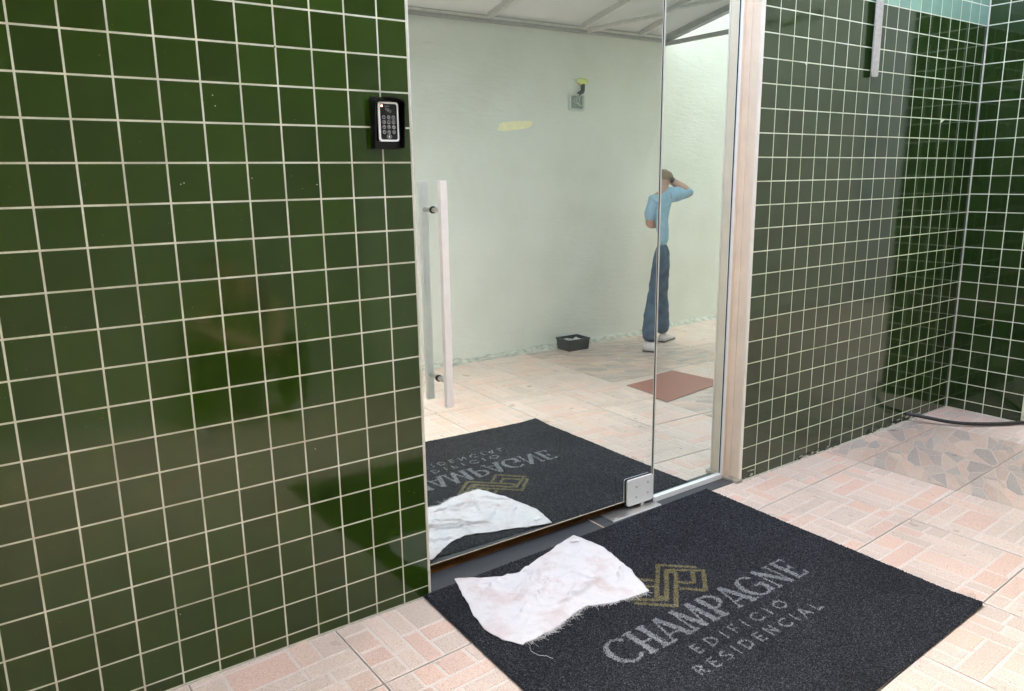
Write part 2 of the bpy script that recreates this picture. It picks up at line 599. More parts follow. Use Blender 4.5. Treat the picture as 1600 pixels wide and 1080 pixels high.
GR = .0053      # joint width
def tile_wall(wall, org, ax, nrm, cols, rows, matf, name='tile', limit=300):
    """lay tiles on a plane: org metres, ax unit vector along the wall, nrm outward normal.
    cols / rows: lists of (start, end) in metres along ax and z."""
    rot = Matrix((( ax.x, -nrm.x, 0), (ax.y, -nrm.y, 0), (0, 0, 1))).to_4x4()
    todo = []
    for (c0, c1) in cols:
        for (r0, r1) in rows:
            todo.append((c0, c1, r0, r1))
    cpos = cam.location
    def dist(q):
        p_ = org + ax * ((q[0] + q[1]) / 2) + Vector((0, 0, (q[2] + q[3]) / 2))
        return (p_ - mw.translation).length
    vis = []
    for q in todo:
        p_ = org + ax * ((q[0] + q[1]) / 2) + Vector((0, 0, (q[2] + q[3]) / 2))
        d_ = p_ - mw.translation
        zz = d_.dot(f_)
        inside = zz > .1 and abs(d_.dot(r_) / zz) < .72 and abs(d_.dot(u_) / zz) < .52
        vis.append((0 if inside else 1, dist(q), q))
    vis.sort(key=lambda x: (x[0], x[1]))
    rest = {}
    for k, (_, _, (c0, c1, r0, r1)) in enumerate(vis):
        w, h = c1 - c0 - GR, r1 - r0 - GR
        if w < .004 or h < .004: continue
        me = get_tile(w, h, matf((r0 + r1) / 2))
        pos = org + ax * (c0 + GR / 2) + Vector((0, 0, r0 + GR / 2)) + nrm * (TG - .006)
        tilt = Matrix.Rotation(random.gauss(0, .0026), 4, 'X') @ Matrix.Rotation(random.gauss(0, .0026), 4, 'Z')
        cen = Matrix.Translation((w / 2, 0, h / 2))
        M = Matrix.Translation(pos) @ rot @ cen @ tilt @ cen.inverted()
        M = Matrix.Translation(nrm * random.uniform(-.0001, .0001)) @ M
        if k < limit:
            o = bpy.data.objects.new(name, me)
            link(o, wall)
            o.matrix_parent_inverse = wall.matrix_world.inverted()
            o.matrix_world = M
        else:
            rb = rest.setdefault(matf((r0 + r1) / 2), bmesh.new())
            tmp = me.copy()
            tmp.transform(M)
            rb.from_mesh(tmp)
            bpy.data.meshes.remove(tmp)
    for m_, rb in rest.items():
        o = bm_obj('mint_tiles' if m_ is M_MINT else 'far_tiles', rb, m_, wall)
        o['kind'] = 'stuff'

def spans(edges):
    return [(a, b) for a, b in zip(edges, edges[1:])]

H_WALL = 3.45
# left wall: x from -14 to 9.97 tiles
lw = box('tiled_wall', (-3.2, 0, -.05), (9.955 * S, .17, H_WALL), M_GROUT)
tag(lw, 'dark green glazed tile wall left of the mirrored door, carrying the keypad', 'wall')
colsL = spans([x * S for x in range(-11, 10)] + [9.94 * S])
rowsL = spans([.004] + [(FZ - 17 + k) * S for k in range(0, 24)])
tile_wall(lw, Vector((0, 0, 0)), Vector((1, 0, 0)), Vector((0, -1, 0)), colsL, rowsL, lambda z: M_GREEN)
# pale edge bead of the opening (white line at the end of the left wall)
bm = bmesh.new()
add_box(bm, (9.945 * S, -.0022, .012), (10.01 * S, .172, H_WALL), .0008, 1)
bm_obj('edge_trim', bm, simple('pale_edge_trim', (.74, .73, .66), .6, var=.1, scale=30), lw)

M_HOLE = simple('dark_hole', (.01, .01, .01), .9)
for (hx_, hz_, hr_) in ((5.16, .20, .0028), (5.98, -.02, .0022), (3.06, -3.5, .0016)):
    bm = bmesh.new()
    add_tube(bm, [(hx_ * S, -.0026, (FZ + hz_) * S), (hx_ * S, -.0004, (FZ + hz_) * S)], hr_, 10)
    bm_obj('screw_hole', bm, M_HOLE, lw)
bm = bmesh.new()
for (hx_, hz_) in ((4.27, -1.32), (4.31, -1.58), (3.28, -3.53), (3.36, -3.50), (5.1, -3.4), (6.9, -3.6), (6.3, -11.3), (2.1, -15.2)):
    m_ = bmesh.ops.create_icosphere(bm, subdivisions=1, radius=.0015)
    for v in m_['verts']: v.co = Vector((v.co.x * 1.4 + hx_ * S, v.co.y * .4 - .0012, v.co.z + (FZ + hz_) * S))
o = bm_obj('mortar_splashes', bm, simple('mortar_splash', (.6, .6, .52), .9), lw)
o['kind'] = 'stuff'

# wall over the opening (above the picture)
XR0 = 26.46
lint = box('tiled_lintel', (9.96 * S, .0, 3.05), (XR0 * S, .17, H_WALL), M_GROUT)
tag(lint, 'wall above the glass entrance, over the top of the doors', 'lintel')

# right wall
XC = 45.72
rw = box('tiled_wall', (XR0 * S + .001, 0, -.05), (XC * S + .05, .17, 10.5), M_GROUT)  # upper height out of view, raised to cut skylight
tag(rw, 'green glazed tile wall right of the entrance with a mint band on top', 'wall')
colsR = spans([26.50 * S] + [(26.48 + k) * S for k in range(1, 19)] + [XC * S - .002])
colsR = [(26.48 * S + .001, 27.48 * S)] + [((26.48 + k) * S * 1.0, (27.48 + k) * S) for k in range(1, 18)] + [(44.48 * S, XC * S - .003)]
colsR[-1:] = [(44.48 * S, 45.2 * S + .03), (45.2 * S + .03, XC * S - .002)]
colsR = []
nC = 19
xs = [26.48 + (XC - .02 - 26.48) * k / nC for k in range(nC + 1)]
colsR = spans([x * S for x in xs])
rowsR = spans([.004] + [(FZ - 17 + .20 + k) * S for k in range(0, 34)])
tile_wall(rw, Vector((0, 0, 0)), Vector((1, 0, 0)), Vector((0, -1, 0)), colsR, rowsR,
          lambda z: M_MINT if z > (FZ + 4.2) * S else M_GREEN2)
# the far-tiles remainder of that wall is above / beyond: keep its mint rows separate
# perpendicular wall: end block of the building, its side face tiled
LP = 4.12
blk = box('tiled_wall', (XC * S, -LP * S, -.05), (XC * S + 3.6, -.0005, 10.5), M_GROUT)  # top also raised out of view to hold back the sky
tag(blk, 'green glazed side wall jutting out at the far right corner behind the hose', 'wall')
colsP = spans([.05 * S] + [(.05 + 1.005 * k) * S for k in range(1, 4)] + [LP * S - .003])
rowsP = spans([.004] + [(FZ - 17 + .22 + k) * S for k in range(0, 34)])
tile_wall(blk, Vector((XC * S, 0, 0)), Vector((0, -1, 0)), Vector((-1, 0, 0)), colsP, rowsP, lambda z: M_GREEN2)
bm = bmesh.new()
add_box(bm, (XC * S - .009, -.009, .0), (XC * S - .0005, -.0022, 4.4), .002, 1)
bm_obj('corner_joint', bm, simple('corner_sealant', (.62, .60, .52), .8, var=.2, scale=20), rw)

# crumbly mortar along the foot of the walls
bm = bmesh.new()
R = random.Random(3)
def crumbs(x0, x1, y0, y1, n, s0, s1):
    for _ in range(n):
        x, y = R.uniform(x0, x1), R.uniform(y0, y1)
        s = R.uniform(s0, s1)
        m_ = bmesh.ops.create_icosphere(bm, subdivisions=1, radius=s)
        for v in m_['verts']:
            v.co = Vector((v.co.x * R.uniform(.7, 1.5) + x, v.co.y * R.uniform(.6, 1.2) + y, v.co.z * .6 + s * .25))
crumbs(-.2, 10 * S, -.010, -.001, 150, .0012, .004)
crumbs(27 * S, 36 * S, -.014, -.001, 160, .0012, .005)
crumbs(36 * S, 42.8 * S, -.03, -.001, 260, .0015, .007)
crumbs(26.4 * S, 27.2 * S, -.02, .06, 60, .0015, .007)
crumbs(10 * S, 12 * S, .0, .02, 20, .001, .003)
o = bm_obj('mortar_crumbs', bm, simple('mortar_crumb', (.50, .47, .40), .9, var=.3, scale=90))
tag(o, 'grey mortar crumbs and dirt scattered along the foot of the tiled walls', 'mortar crumbs', kind='stuff')
# thin, untidy mortar fillet where wall meets floor
bm = bmesh.new()
def fillet(x0, x1, h, ybase, n):
    prev = None
    for k in range(n + 1):
        x = x0 + (x1 - x0) * k / n
        a = h * (.55 + .9 * noise.noise(Vector((x * 9, 3, 0))) + .4 * noise.noise(Vector((x * 40, 7, 0))))
        a = max(a, .001)
        ring = [bm.verts.new((x, ybase - .0018, a)), bm.verts.new((x, ybase - a * .5 - .002, a * .4 + .0006)),
                bm.verts.new((x, ybase - a * 1.1 - .003, .0004))]
        if prev:
            for q in range(2):
                bm.faces.new((prev[q], prev[q + 1], ring[q + 1], ring[q]))
        prev = ring
def chips(x0, x1, n, zmax, mcol, name):
    bm2 = bmesh.new()
    for _ in range(n):
        cx_, cz_ = R.uniform(x0, x1) * S, .004 + zmax * R.random() ** 1.8
        w_, h_ = R.uniform(.008, .035), R.uniform(.002, .008)
        k_ = R.randint(5, 8)
        a0 = R.random()
        vs_ = [bm2.verts.new((cx_ + w_ * R.uniform(.5, 1) * math.cos(2 * math.pi * (q + a0) / k_), -.0012 - R.uniform(0, .0006),
                              max(.002, cz_ + h_ * R.uniform(.4, 1) * math.sin(2 * math.pi * (q + a0) / k_)))) for q in range(k_)]
        bm2.faces.new(vs_)
    o_ = bm_obj(name, bm2, mcol, rw)
    o_['kind'] = 'stuff'
M_GRIME = simple('dark_grime', (.02, .022, .018), .85, var=.4, scale=80)
M_CHIP = simple('pale_chip', (.46, .46, .38), .9, var=.3, scale=80)
chips(30.6, 34.5, 34, .030, M_GRIME, 'broken_edge')
chips(37.0, 41.5, 34, .030, M_GRIME, 'broken_edge')
chips(30.6, 34.0, 16, .022, M_CHIP, 'mortar_smears')
chips(37.5, 42.5, 26, .030, M_CHIP, 'mortar_smears')
chips(26.6, 27.6, 8, .05, M_CHIP, 'mortar_smears')
fillet(-3.1, 9.9 * S, .006, 0, 220)
fillet(26.9 * S, 45.5 * S, .009, 0, 260)
o = bm_obj('mortar_fillet', bm, simple('fillet_mortar', (.46, .42, .36), .9, var=.3, scale=50), smooth=True)
tag(o, 'ragged strip of grey mortar where green tiles meet the pink floor', 'mortar')

bm = bmesh.new()
for _ in range(90):
    x, y = R.uniform(24.8, 44) * S, -R.uniform(.3, 14) * S
    s_ = R.uniform(.0008, .0024)
    m_ = bmesh.ops.create_icosphere(bm, subdivisions=1, radius=s_)
    for v in m_['verts']: v.co = Vector((v.co.x * R.uniform(.8, 2) + x, v.co.y + y, v.co.z * .6 + .0018))
o = bm_obj('floor_grit', bm, simple('grit', (.16, .13, .10), .9, var=.5, scale=120))
tag(o, 'tiny dark grit and crumbs scattered over the pink floor tiles', 'grit', kind='stuff')

# ------------------------------------------------------------------ door jamb, fixed pane, door leaf
G = .85 * S
jb = empty('door_jamb', (26.2 * S, .04, 0))
tag(jb, 'cream painted jamb on the right side of the glass entrance', 'door jamb')
def child_box(name, a, b, mat, parent, bevel=0., seg=2):
    o = box(name, a, b, mat, parent, bevel, seg)
    o.matrix_parent_inverse = Matrix.Translation(-parent.location)
    return o
def reparent(o, parent):
    o.parent = parent
    o.matrix_parent_inverse = Matrix.Translation(-parent.location)
    return o
# plaster reveal, a slim raised bead on its front edge and a rougher inner strip
child_box('reveal', (26.30 * S, .004, .018), (26.455 * S, .155, 3.05), M_CREAM, jb)
child_box('front_bead', (26.27 * S, -.0045, .018), (26.458 * S, .0035, 3.05), M_CREAM2, jb, .0015)
child_box('inner_strip', (26.235 * S, .050, .018), (26.298 * S, .150, 3.05), M_CREAM, jb, .002)
child_box('jamb_base', (26.05 * S, -.012, -.002), (26.46 * S, .155, .0175), simple('worn_mortar', (.38, .34, .27), .9, var=.3, scale=35, bmp=.6, bscale=70), jb, .002)

fx = empty('fixed_glass_panel', (23.9 * S, G, 0))
tag(fx, 'narrow fixed mirrored glass panel in a white frame between door and jamb', 'glass panel')
FX0, FX1 = 21.56 * S, 26.0 * S
child_box('mirror_pane', (FX0, G - .004, .030), (FX1 - .003, G + .006, 3.05), M_MIRROR2, fx)
child_box('pane_edge', (FX0 - .0022, G - .0052, .030), (FX0 - .0002, G + .007, 3.05), simple('polished_edge', (.80, .80, .72), .2), fx)
child_box('frame_upright', (25.93 * S, G - .013, .004), (26.06 * S, G - .0045, 3.05), M_ALU, fx, .001)
child_box('frame_side', (26.062 * S, G - .010, .004), (26.23 * S, G + .03, 3.05), M_CREAM, fx, .001)
child_box('pane_gasket', (25.895 * S, G - .0062, .034), (25.928 * S, G - .0042, 3.05), M_RUBBER, fx)
child_box('frame_sill', (FX0 - .002, G - .017, .006), (25.93 * S, G - .0045, .031), M_ALU, fx, .001)

LH = Vector((21.5 * S, G, 0))                # hinge line of the leaf
leaf = empty('glass_door', LH)
TH = .020
leaf.rotation_euler = (0, 0, -TH)
tag(leaf, 'large mirrored frameless glass door with a long pale bar handle', 'door')
def leaf_box(name, a, b, mat, bevel=0., seg=2):      # local: x = -(distance from hinge), y from glass plane
    return box(name, a, b, mat, leaf, bevel, seg)
LW = (21.5 - 9.6) * S
LZ0 = .052
leaf_box('mirror_pane', (-LW, -.0, LZ0), (-.006, .009, 3.05), M_MIRROR)
leaf_box('pane_edge', (-.0058, -.0005, LZ0), (-.0032, .0095, 3.05), simple('polished_edge_dark', (.62, .60, .52), .2))
leaf_box('dark_gap_strip', (-.0030, .0000, LZ0), (.0032, .0095, 3.05), M_RUBBER)  # black strip standing in for the dark gap beside the fixed pane
leaf_box('bottom_edge', (-LW, -.0006, LZ0 - .0042), (-.006, .0096, LZ0 - .0002), simple('ground_glass_edge', (.80, .68, .55), .35))
# handle: square bar on two round stand-offs
hz0, hz1 = (FZ - 11.02) * S, (FZ - 3.55) * S
hx = -(21.5 - 11.22) * S
hb = leaf_box('handle', (hx - .0135, -.082, hz0), (hx + .0135, -.060, hz1), M_HANDLE, .0012)
for z in ((FZ - 4.48) * S, (FZ - 10.15) * S):
    bm = bmesh.new()
    add_tube(bm, [(hx, -.0600, z), (hx, -.0045, z)], .0085, 20)
    bm_obj('standoff', bm, M_STEEL, hb)
    bm = bmesh.new()
    add_tube(bm, [(hx, -.0042, z), (hx, -.0005, z)], .0125, 24)
    bm_obj('standoff_washer', bm, M_BLACK, hb)
# lock plate at the left edge of the leaf (its right end shows beside the tiles)
lkx = -(21.5 - 9.72) * S
lzc = (FZ - 5.06) * S
bm = bmesh.new()
prism(bm, rrect(lkx, lzc, .112, 1.62 * S, .014), -.0062, -.0004)
lk = bm_obj('lock_plate', bm, M_RUBBER, leaf)
bm = bmesh.new()
prism(bm, rrect(lkx, lzc, .105, 1.62 * S - .006, .012), -.0110, -.0064)
bm_obj('lock_cover', bm, M_HANDLE, lk)
# bottom patch fitting with four screws, on both faces
pcx = -(21.5 - 20.70) * S
bm = bmesh.new()
zc = (FZ - 16.58) * S
prism(bm, rrect(pcx + .002, zc, 1.46 * S, 1.16 * S, .009), -.014, -.004)
pf = bm_obj('patch_fitting', bm, M_ALU, leaf)
bm = bmesh.new()
prism(bm, rrect(pcx - .003, zc + .001, 1.50 * S, 1.22 * S, .011), -.0036, -.0008)
bm_obj('fitting_gasket', bm, M_RUBBER, pf)
for sx, sz in ((-.22, .22), (-.22, -.26), (.44, .28), (.44, -.20)):
    c = Vector((pcx + sx * S, 0, zc + sz * S))
    bm = bmesh.new()
    add_tube(bm, [(c.x, -.0141, c.z), (c.x, -.0158, c.z)], [.0058, .0050], 18)
    bm_obj('screw', bm, M_STEEL, pf)
bm = bmesh.new()
add_tube(bm, [(pcx + .02, -.004, .0), (pcx + .02, -.004, LZ0 + .01)], .009, 16)
bm_obj('pivot_pin', bm, M_STEEL, pf)

# floor: dark stone threshold, floor-spring plate, brown floor just inside
th = box('threshold', (10.0 * S, .010, -.05), (26.1 * S, .128, .006), M_STONE, None, .0015)
tag(th, 'dark granite threshold strip between the door glass and the black mat', 'threshold')
inn = box('hall_floor', (9.5 * S, .1285, -.05), (26.3 * S, 2.2, .0045), M_WOOD)
tag(inn, kind='structure')
jn = box('threshold_joint', (18.1 * S, .011, .0055), (18.16 * S, .127, .0068), simple('joint_filler', (.55, .42, .30), .7), th)
ib = box('hall_wall', (9.5 * S, 2.2, -.05), (26.3 * S, 2.3, 3.3), M_FAR)
tag(ib, 'plain inner wall of the hall behind the mirrored doors', 'wall')
hc_ = box('hall_ceiling', (9.0 * S, .1705, 3.3), (26.8 * S, 2.4, 3.4), M_FAR)  # unseen ceiling, added to stop sun leaking into the hall
tag(hc_, kind='structure')
hs_ = box('hall_side_wall', (9.0 * S, .1705, -.05), (9.49 * S, 2.3, 3.295), M_FAR)
tag(hs_, kind='structure')
hs_ = box('hall_side_wall', (26.31 * S, .1705, -.05), (26.8 * S, 2.3, 3.295), M_FAR)
tag(hs_, kind='structure')
pl = empty('floor_spring_plate', (20 * S, .07, .007))
tag(pl, 'brushed steel floor plate under the corner fitting of the glass door', 'floor plate')
child_box('cover_plate', (18.75 * S, .036, .0078), (21.55 * S, .118, .0115), M_STEEL, pl, .0008)
child_box('plate_edge', (18.76 * S, .0325, .0062), (21.54 * S, .0355, .0118), M_ALU, pl, .0005)
for x in (19.0, 21.3):
    bm = bmesh.new()
    add_tube(bm, [(x * S, .045, .0126), (x * S, .045, .0138)], .0045, 16)
    o = bm_obj('plate_screw', bm, M_HANDLE, None)
    reparent(o, pl)

# ------------------------------------------------------------------ keypad
KX0, KX1, KZ0, KZ1 = 8.63 * S, 9.60 * S, (FZ - 2.62) * S, (FZ - 1.16) * S
kp = empty('keypad', ((KX0 + KX1) / 2, 0, (KZ0 + KZ1) / 2))
tag(kp, 'black access keypad with white bezel and red light under a rain hood', 'keypad')
kc = kp.location.copy()
def kbm(name, bm, mat, parent=kp, smooth=False):
    return bm_obj(name, bm, mat, parent, smooth)
w, h = KX1 - KX0, KZ1 - KZ0
bm = bmesh.new()                              # back plate
prism(bm, rrect(0, 0, w, h, .008), -.006, -.0018)
kbm('back_plate', bm, M_BLACK)
bm = bmesh.new()                              # hood: sides and arched top
outer = [(-w / 2, -h / 2 + .004), (-w / 2, h / 2 - .016)] + [(-w / 2 * math.cos(a), h / 2 - .016 + .016 * math.sin(a)) for a in [math.radians(x) for x in range(15, 180, 15)]] + [(w / 2, h / 2 - .016), (w / 2, -h / 2 + .004)]
inner = [(x * .93, z - (.0035 if z > 0 else 0)) for x, z in outer]
ys = (-.006, -.044)
n_ = len(outer)
vo = [[bm.verts.new((x, y if not (y < -.01 and z < 0) else -.030, z)) for x, z in outer] for y in ys]
vi = [[bm.verts.new((x, y if not (y < -.01 and z < 0) else -.030, z)) for x, z in inner] for y in ys]
for k in range(n_ - 1):
    bm.faces.new((vo[0][k], vo[0][k + 1], vo[1][k + 1], vo[1][k]))
    bm.faces.new((vi[0][k + 1], vi[0][k], vi[1][k], vi[1][k + 1]))
    bm.faces.new((vo[1][k], vo[1][k + 1], vi[1][k + 1], vi[1][k]))
bmesh.ops.recalc_face_normals(bm, faces=bm.faces[:])
kbm('rain_hood', bm, M_BLACK)
bw, bh = .0700, .1190
bcx, bcz = -.004, .0035
bm = bmesh.new()
prism(bm, rrect(bcx, bcz, bw, bh, .008), -.0285, -.006)
kbm('keypad_body', bm, M_BLACK)
# bezel ring
bm = bmesh.new()
A = rrect(bcx, bcz, bw, bh, .009, 6)
B = rrect(bcx + .0015, bcz, bw - .0115, bh - .011, .006, 6)
va = [bm.verts.new((x, -.0287, z)) for x, z in A]
va2 = [bm.verts.new((x * .995, -.0325, z)) for x, z in A]
vb2 = [bm.verts.new((x, -.0320, z)) for x, z in B]
vb = [bm.verts.new((x, -.0287, z)) for x, z in B]
for k in range(len(A)):
    k2 = (k + 1) % len(A)
    bm.faces.new((va[k], va[k2], va2[k2], va2[k]))
    bm.faces.new((va2[k], va2[k2], vb2[k2], vb2[k]))
    bm.faces.new((vb2[k], vb2[k2], vb[k2], vb[k]))
bmesh.ops.recalc_face_normals(bm, faces=bm.faces[:])
kbm('bezel', bm, simple('white_bezel', (.85, .85, .85), .3))
bm = bmesh.new()
prism(bm, B, -.0300, -.0288)
face = kbm('key_panel', bm, simple('glossy_black_panel', (.008, .008, .009), .15))
M_KEY = simple('key_print', (.62, .62, .62), .5)
def text_mesh(s, size):
    cu = bpy.data.curves.new('character', 'FONT')
    cu.body = s
    cu.size = size
    cu.align_x = 'CENTER'
    cu.align_y = 'CENTER'
    ob = bpy.data.objects.new('character', cu)
    COL.objects.link(ob)
    dg = bpy.context.evaluated_depsgraph_get()
    me = bpy.data.meshes.new_from_object(ob.evaluated_get(dg))
    bpy.data.objects.remove(ob)
    for v in me.vertices:
        v.co = Vector((v.co.x, 0, v.co.y))
    me.materials.clear()
    me.materials.append(M_KEY)
    return me
def ring(bm, cx, cz, r0, r1, y, n=20, sx=1.):
    a = [bm.verts.new((cx + r1 * sx * math.cos(k * 2 * math.pi / n), y, cz + r1 * math.sin(k * 2 * math.pi / n))) for k in range(n)]
    b = [bm.verts.new((cx + (r1 * sx - (r1 - r0)) * math.cos(k * 2 * math.pi / n), y, cz + r0 * math.sin(k * 2 * math.pi / n))) for k in range(n)]
    for k in range(n):
        bm.faces.new((a[k], a[(k + 1) % n], b[(k + 1) % n], b[k]))
keys = ['1', '2', '3', '4', '5', '6', '7', '8', '9', '*', '0', '#']
for i, ch in enumerate(keys):
    cx = bcx + .0015 + (-.0165 + .0165 * (i % 3))
    cz = bcz + .0135 - .0148 * (i // 3)
    bm = bmesh.new()
    add_tube(bm, [(cx, -.0299, cz), (cx, -.0307, cz)], .0056, 20)
    key = kbm('key', bm, M_BLACK)
    bm = bmesh.new()
    ring(bm, cx, cz, .0044, .0054, -.0309)
    kbm('key_ring', bm, M_KEY, key)
    me = text_mesh(ch, .0075)
    o = bpy.data.objects.new('key_digit', me)
    o.location = (cx, -.0311, cz)
    link(o, key)
# bell key, card symbol, small word-like line, LED
bm = bmesh.new()
ring(bm, bcx + .0015, bcz - .0445, .0050, .0060, -.0303, 24, 1.5)
bk = kbm('bell_key', bm, M_KEY)
bm = bmesh.new()
bell = [(-.0035, -.0025), (.0035, -.0025), (.0022, -.0005), (.0016, .0025), (0, .0034), (-.0016, .0025), (-.0022, -.0005)]
vv = [bm.verts.new((bcx + .0015 + x, -.0304, bcz - .0445 + z)) for x, z in bell]
bm.faces.new(vv)
kbm('bell_symbol', bm, simple('bell_white', (.9, .9, .9), .5), bk)
bm = bmesh.new()
for (cx, cz, rr_) in ((bcx - .002, bcz + .0375, .5), (bcx + .0045, bcz + .0335, .5)):
    a, b = math.cos(-rr_), math.sin(-rr_)
    q = rrect(0, 0, .013, .0065, .0015, 3)
    q2 = rrect(0, 0, .0118, .0053, .001, 3)
    o1 = [bm.verts.new((cx + x * a - z * b, -.0303, cz + x * b + z * a)) for x, z in q]
    o2_ = [bm.verts.new((cx + x * a - z * b, -.0303, cz + x * b + z * a)) for x, z in q2]
    for k in range(len(q)):
        k2 = (k + 1) % len(q)
        bm.faces.new((o1[k], o1[k2], o2_[k2], o2_[k]))
kbm('card_symbol', bm, M_KEY)
m_led, t_, b_ = nm('red_indicator')
b_.inputs['Base Color'].default_value = (.6, .05, .03, 1)
b_.inputs['Emission Color'].default_value = (1.0, .13, .08, 1)
b_.inputs['Emission Strength'].default_value = 5.0
bm = bmesh.new()
bmesh.ops.create_uvsphere(bm, u_segments=14, v_segments=8, radius=.0026)
for v in bm.verts:
    v.co = Vector((v.co.x + bcx - .0205, v.co.y * .5 - .0303, v.co.z + bcz + .0475))
kbm('indicator_light', bm, m_led, smooth=True)
bm = bmesh.new()
for k in range(5):
    x0 = bcx - .011 + k * .0035
    add_box(bm, (x0, -.0300, bcz + .0458), (x0 + .0026, -.0304, bcz + .0482))
kbm('indicator_marks', bm, simple('dim_print', (.30, .30, .30), .6))

# ------------------------------------------------------------------ door mat
CX, CY = -1.604, -21.224
def fm(X, Y, k=.9925):                        # mat top stands above the floor
    return (CX + (X - CX) * k, CY + (Y - CY) * k)
mc = [fm(9.80, .16), fm(24.62, .44), fm(24.28, -11.47), fm(9.40, -11.98)]
NX, NY = 620, 500
MZ = .0115
ss, tt = np.meshgrid(np.linspace(0, 1, NX + 1), np.linspace(0, 1, NY + 1))
def bil(s, t):
    P0, P1, P2, P3 = [np.array(p_) for p_ in mc]
    return [((1 - s) * (1 - t) * P0[k] + s * (1 - t) * P1[k] + s * t * P2[k] + (1 - s) * t * P3[k]) for k in (0, 1)]
gx, gy = bil(ss, tt)
gx = gx + rng.normal(0, .006, gx.shape)
gy = gy + rng.normal(0, .006, gy.shape)
gx[:, 0] -= rng.uniform(0, .03, NY + 1); gx[:, -1] += rng.uniform(0, .05, NY + 1)
gy[0, :] += rng.uniform(0, .03, NX + 1); gy[-1, :] -= rng.uniform(0, .03, NX + 1)
gz = MZ + rng.normal(0, .0015, gx.shape)
edge = np.minimum.reduce([ss, 1 - ss, tt, 1 - tt])
gz = gz - np.clip(1 - edge / .006, 0, 1) * .004
# slow waves of the mat
gz = gz + .0008 * np.sin(ss * 9 + tt * 4) + .0006 * np.sin(tt * 13)
# right-hand corner lifts a little
gz = gz + np.clip((ss - .93) / .07, 0, 1) * np.clip((tt - .9) / .1, 0, 1) * .008
cxm = (gx[:-1, :-1] + gx[1:, 1:]) / 2
cym = (gy[:-1, :-1] + gy[1:, 1:]) / 2

def seg_mask(pts, widths, X, Y):
    m_ = np.zeros(X.shape, bool)
    if isinstance(widths, (int, float)): widths = [widths] * len(pts)
    for (a, b, w0, w1) in zip(pts, pts[1:], widths, widths[1:]):
        x0, x1 = min(a[0], b[0]) - max(w0, w1), max(a[0], b[0]) + max(w0, w1)
        y0, y1 = min(a[1], b[1]) - max(w0, w1), max(a[1], b[1]) + max(w0, w1)
        sel = (X > x0) & (X < x1) & (Y > y0) & (Y < y1)
        if not sel.any(): continue
        dx, dy = b[0] - a[0], b[1] - a[1]
        L2 = dx * dx + dy * dy + 1e-12
        t = np.clip(((X[sel] - a[0]) * dx + (Y[sel] - a[1]) * dy) / L2, 0, 1)
        d = np.hypot(X[sel] - a[0] - t * dx, Y[sel] - a[1] - t * dy)
        m_[sel] |= d < (w0 + (w1 - w0) * t) / 2
    return m_

def arc(cx, cy, rx, ry, a0, a1, n=18):
    return [(cx + rx * math.cos(math.radians(a0 + (a1 - a0) * k / n)), cy + ry * math.sin(math.radians(a0 + (a1 - a0) * k / n))) for k in range(n + 1)]
T, t1 = .175, .065
def carc(cx, cy, rx, ry, a0, a1, thick, thin):
    P_ = arc(cx, cy, rx, ry, a0, a1)
    return P_, [thin + (thick - thin) * abs(math.cos(math.atan2((y - cy) / ry, (x - cx) / rx))) ** 1.5 for x, y in P_]
def serif(x, y, l=.13): return ([(x - l, y), (x + l, y)], t1)
DISPLAY = {
    'C': (.86, [carc(.47, .5, .40, .47, 48, 312, T, t1)]),
    'H': (.80, [([(.16, 0), (.16, 1)], T), ([(.64, 0), (.64, 1)], T), ([(.16, .46), (.64, .46)], t1), serif(.16, .97), serif(.16, .03), serif(.64, .97), serif(.64, .03)]),
    'A': (.78, [([(.06, 0), (.36, 1)], t1), ([(.40, .98), (.70, 0)], T), ([(.14, .28), (.58, .28)], t1), serif(.08, .03, .09), serif(.70, .03)]),
    'M': (1.06, [([(.10, 0), (.18, 1)], t1), ([(.22, .96), (.50, .06)], T), ([(.52, .05), (.80, .96)], t1), ([(.84, 1), (.92, 0)], T), serif(.10, .03, .09), serif(.92, .03)]),
    'P': (.74, [([(.18, 0), (.18, 1)], T), (lambda q: (q[0], q[1]))(carc(.30, .68, .36, .29, 90, -90, .15, t1)), ([(.18, .97), (.30, .97)], t1), ([(.18, .39), (.30, .39)], t1), serif(.18, .03)]),
    'G': (.92, [carc(.47, .5, .40, .47, 48, 318, T, t1), ([(.78, .08), (.78, .46)], .15), ([(.56, .46), (.90, .46)], t1)]),
    'N': (.86, [([(.14, 0), (.14, 1)], t1), ([(.16, .95), (.68, .06)], T), ([(.72, 0), (.72, 1)], t1), serif(.12, .03, .09), serif(.72, .97, .1)]),
    'E': (.68, [([(.18, 0), (.18, 1)], T), ([(.10, .97), (.58, .97)], t1), ([(.18, .52), (.48, .52)], t1), ([(.10, .03), (.60, .03)], t1), ([(.58, .97), (.58, .84)], t1), ([(.60, .03), (.62, .18)], t1), ([(.48, .60), (.48, .44)], t1)]),
}
q_ = .14
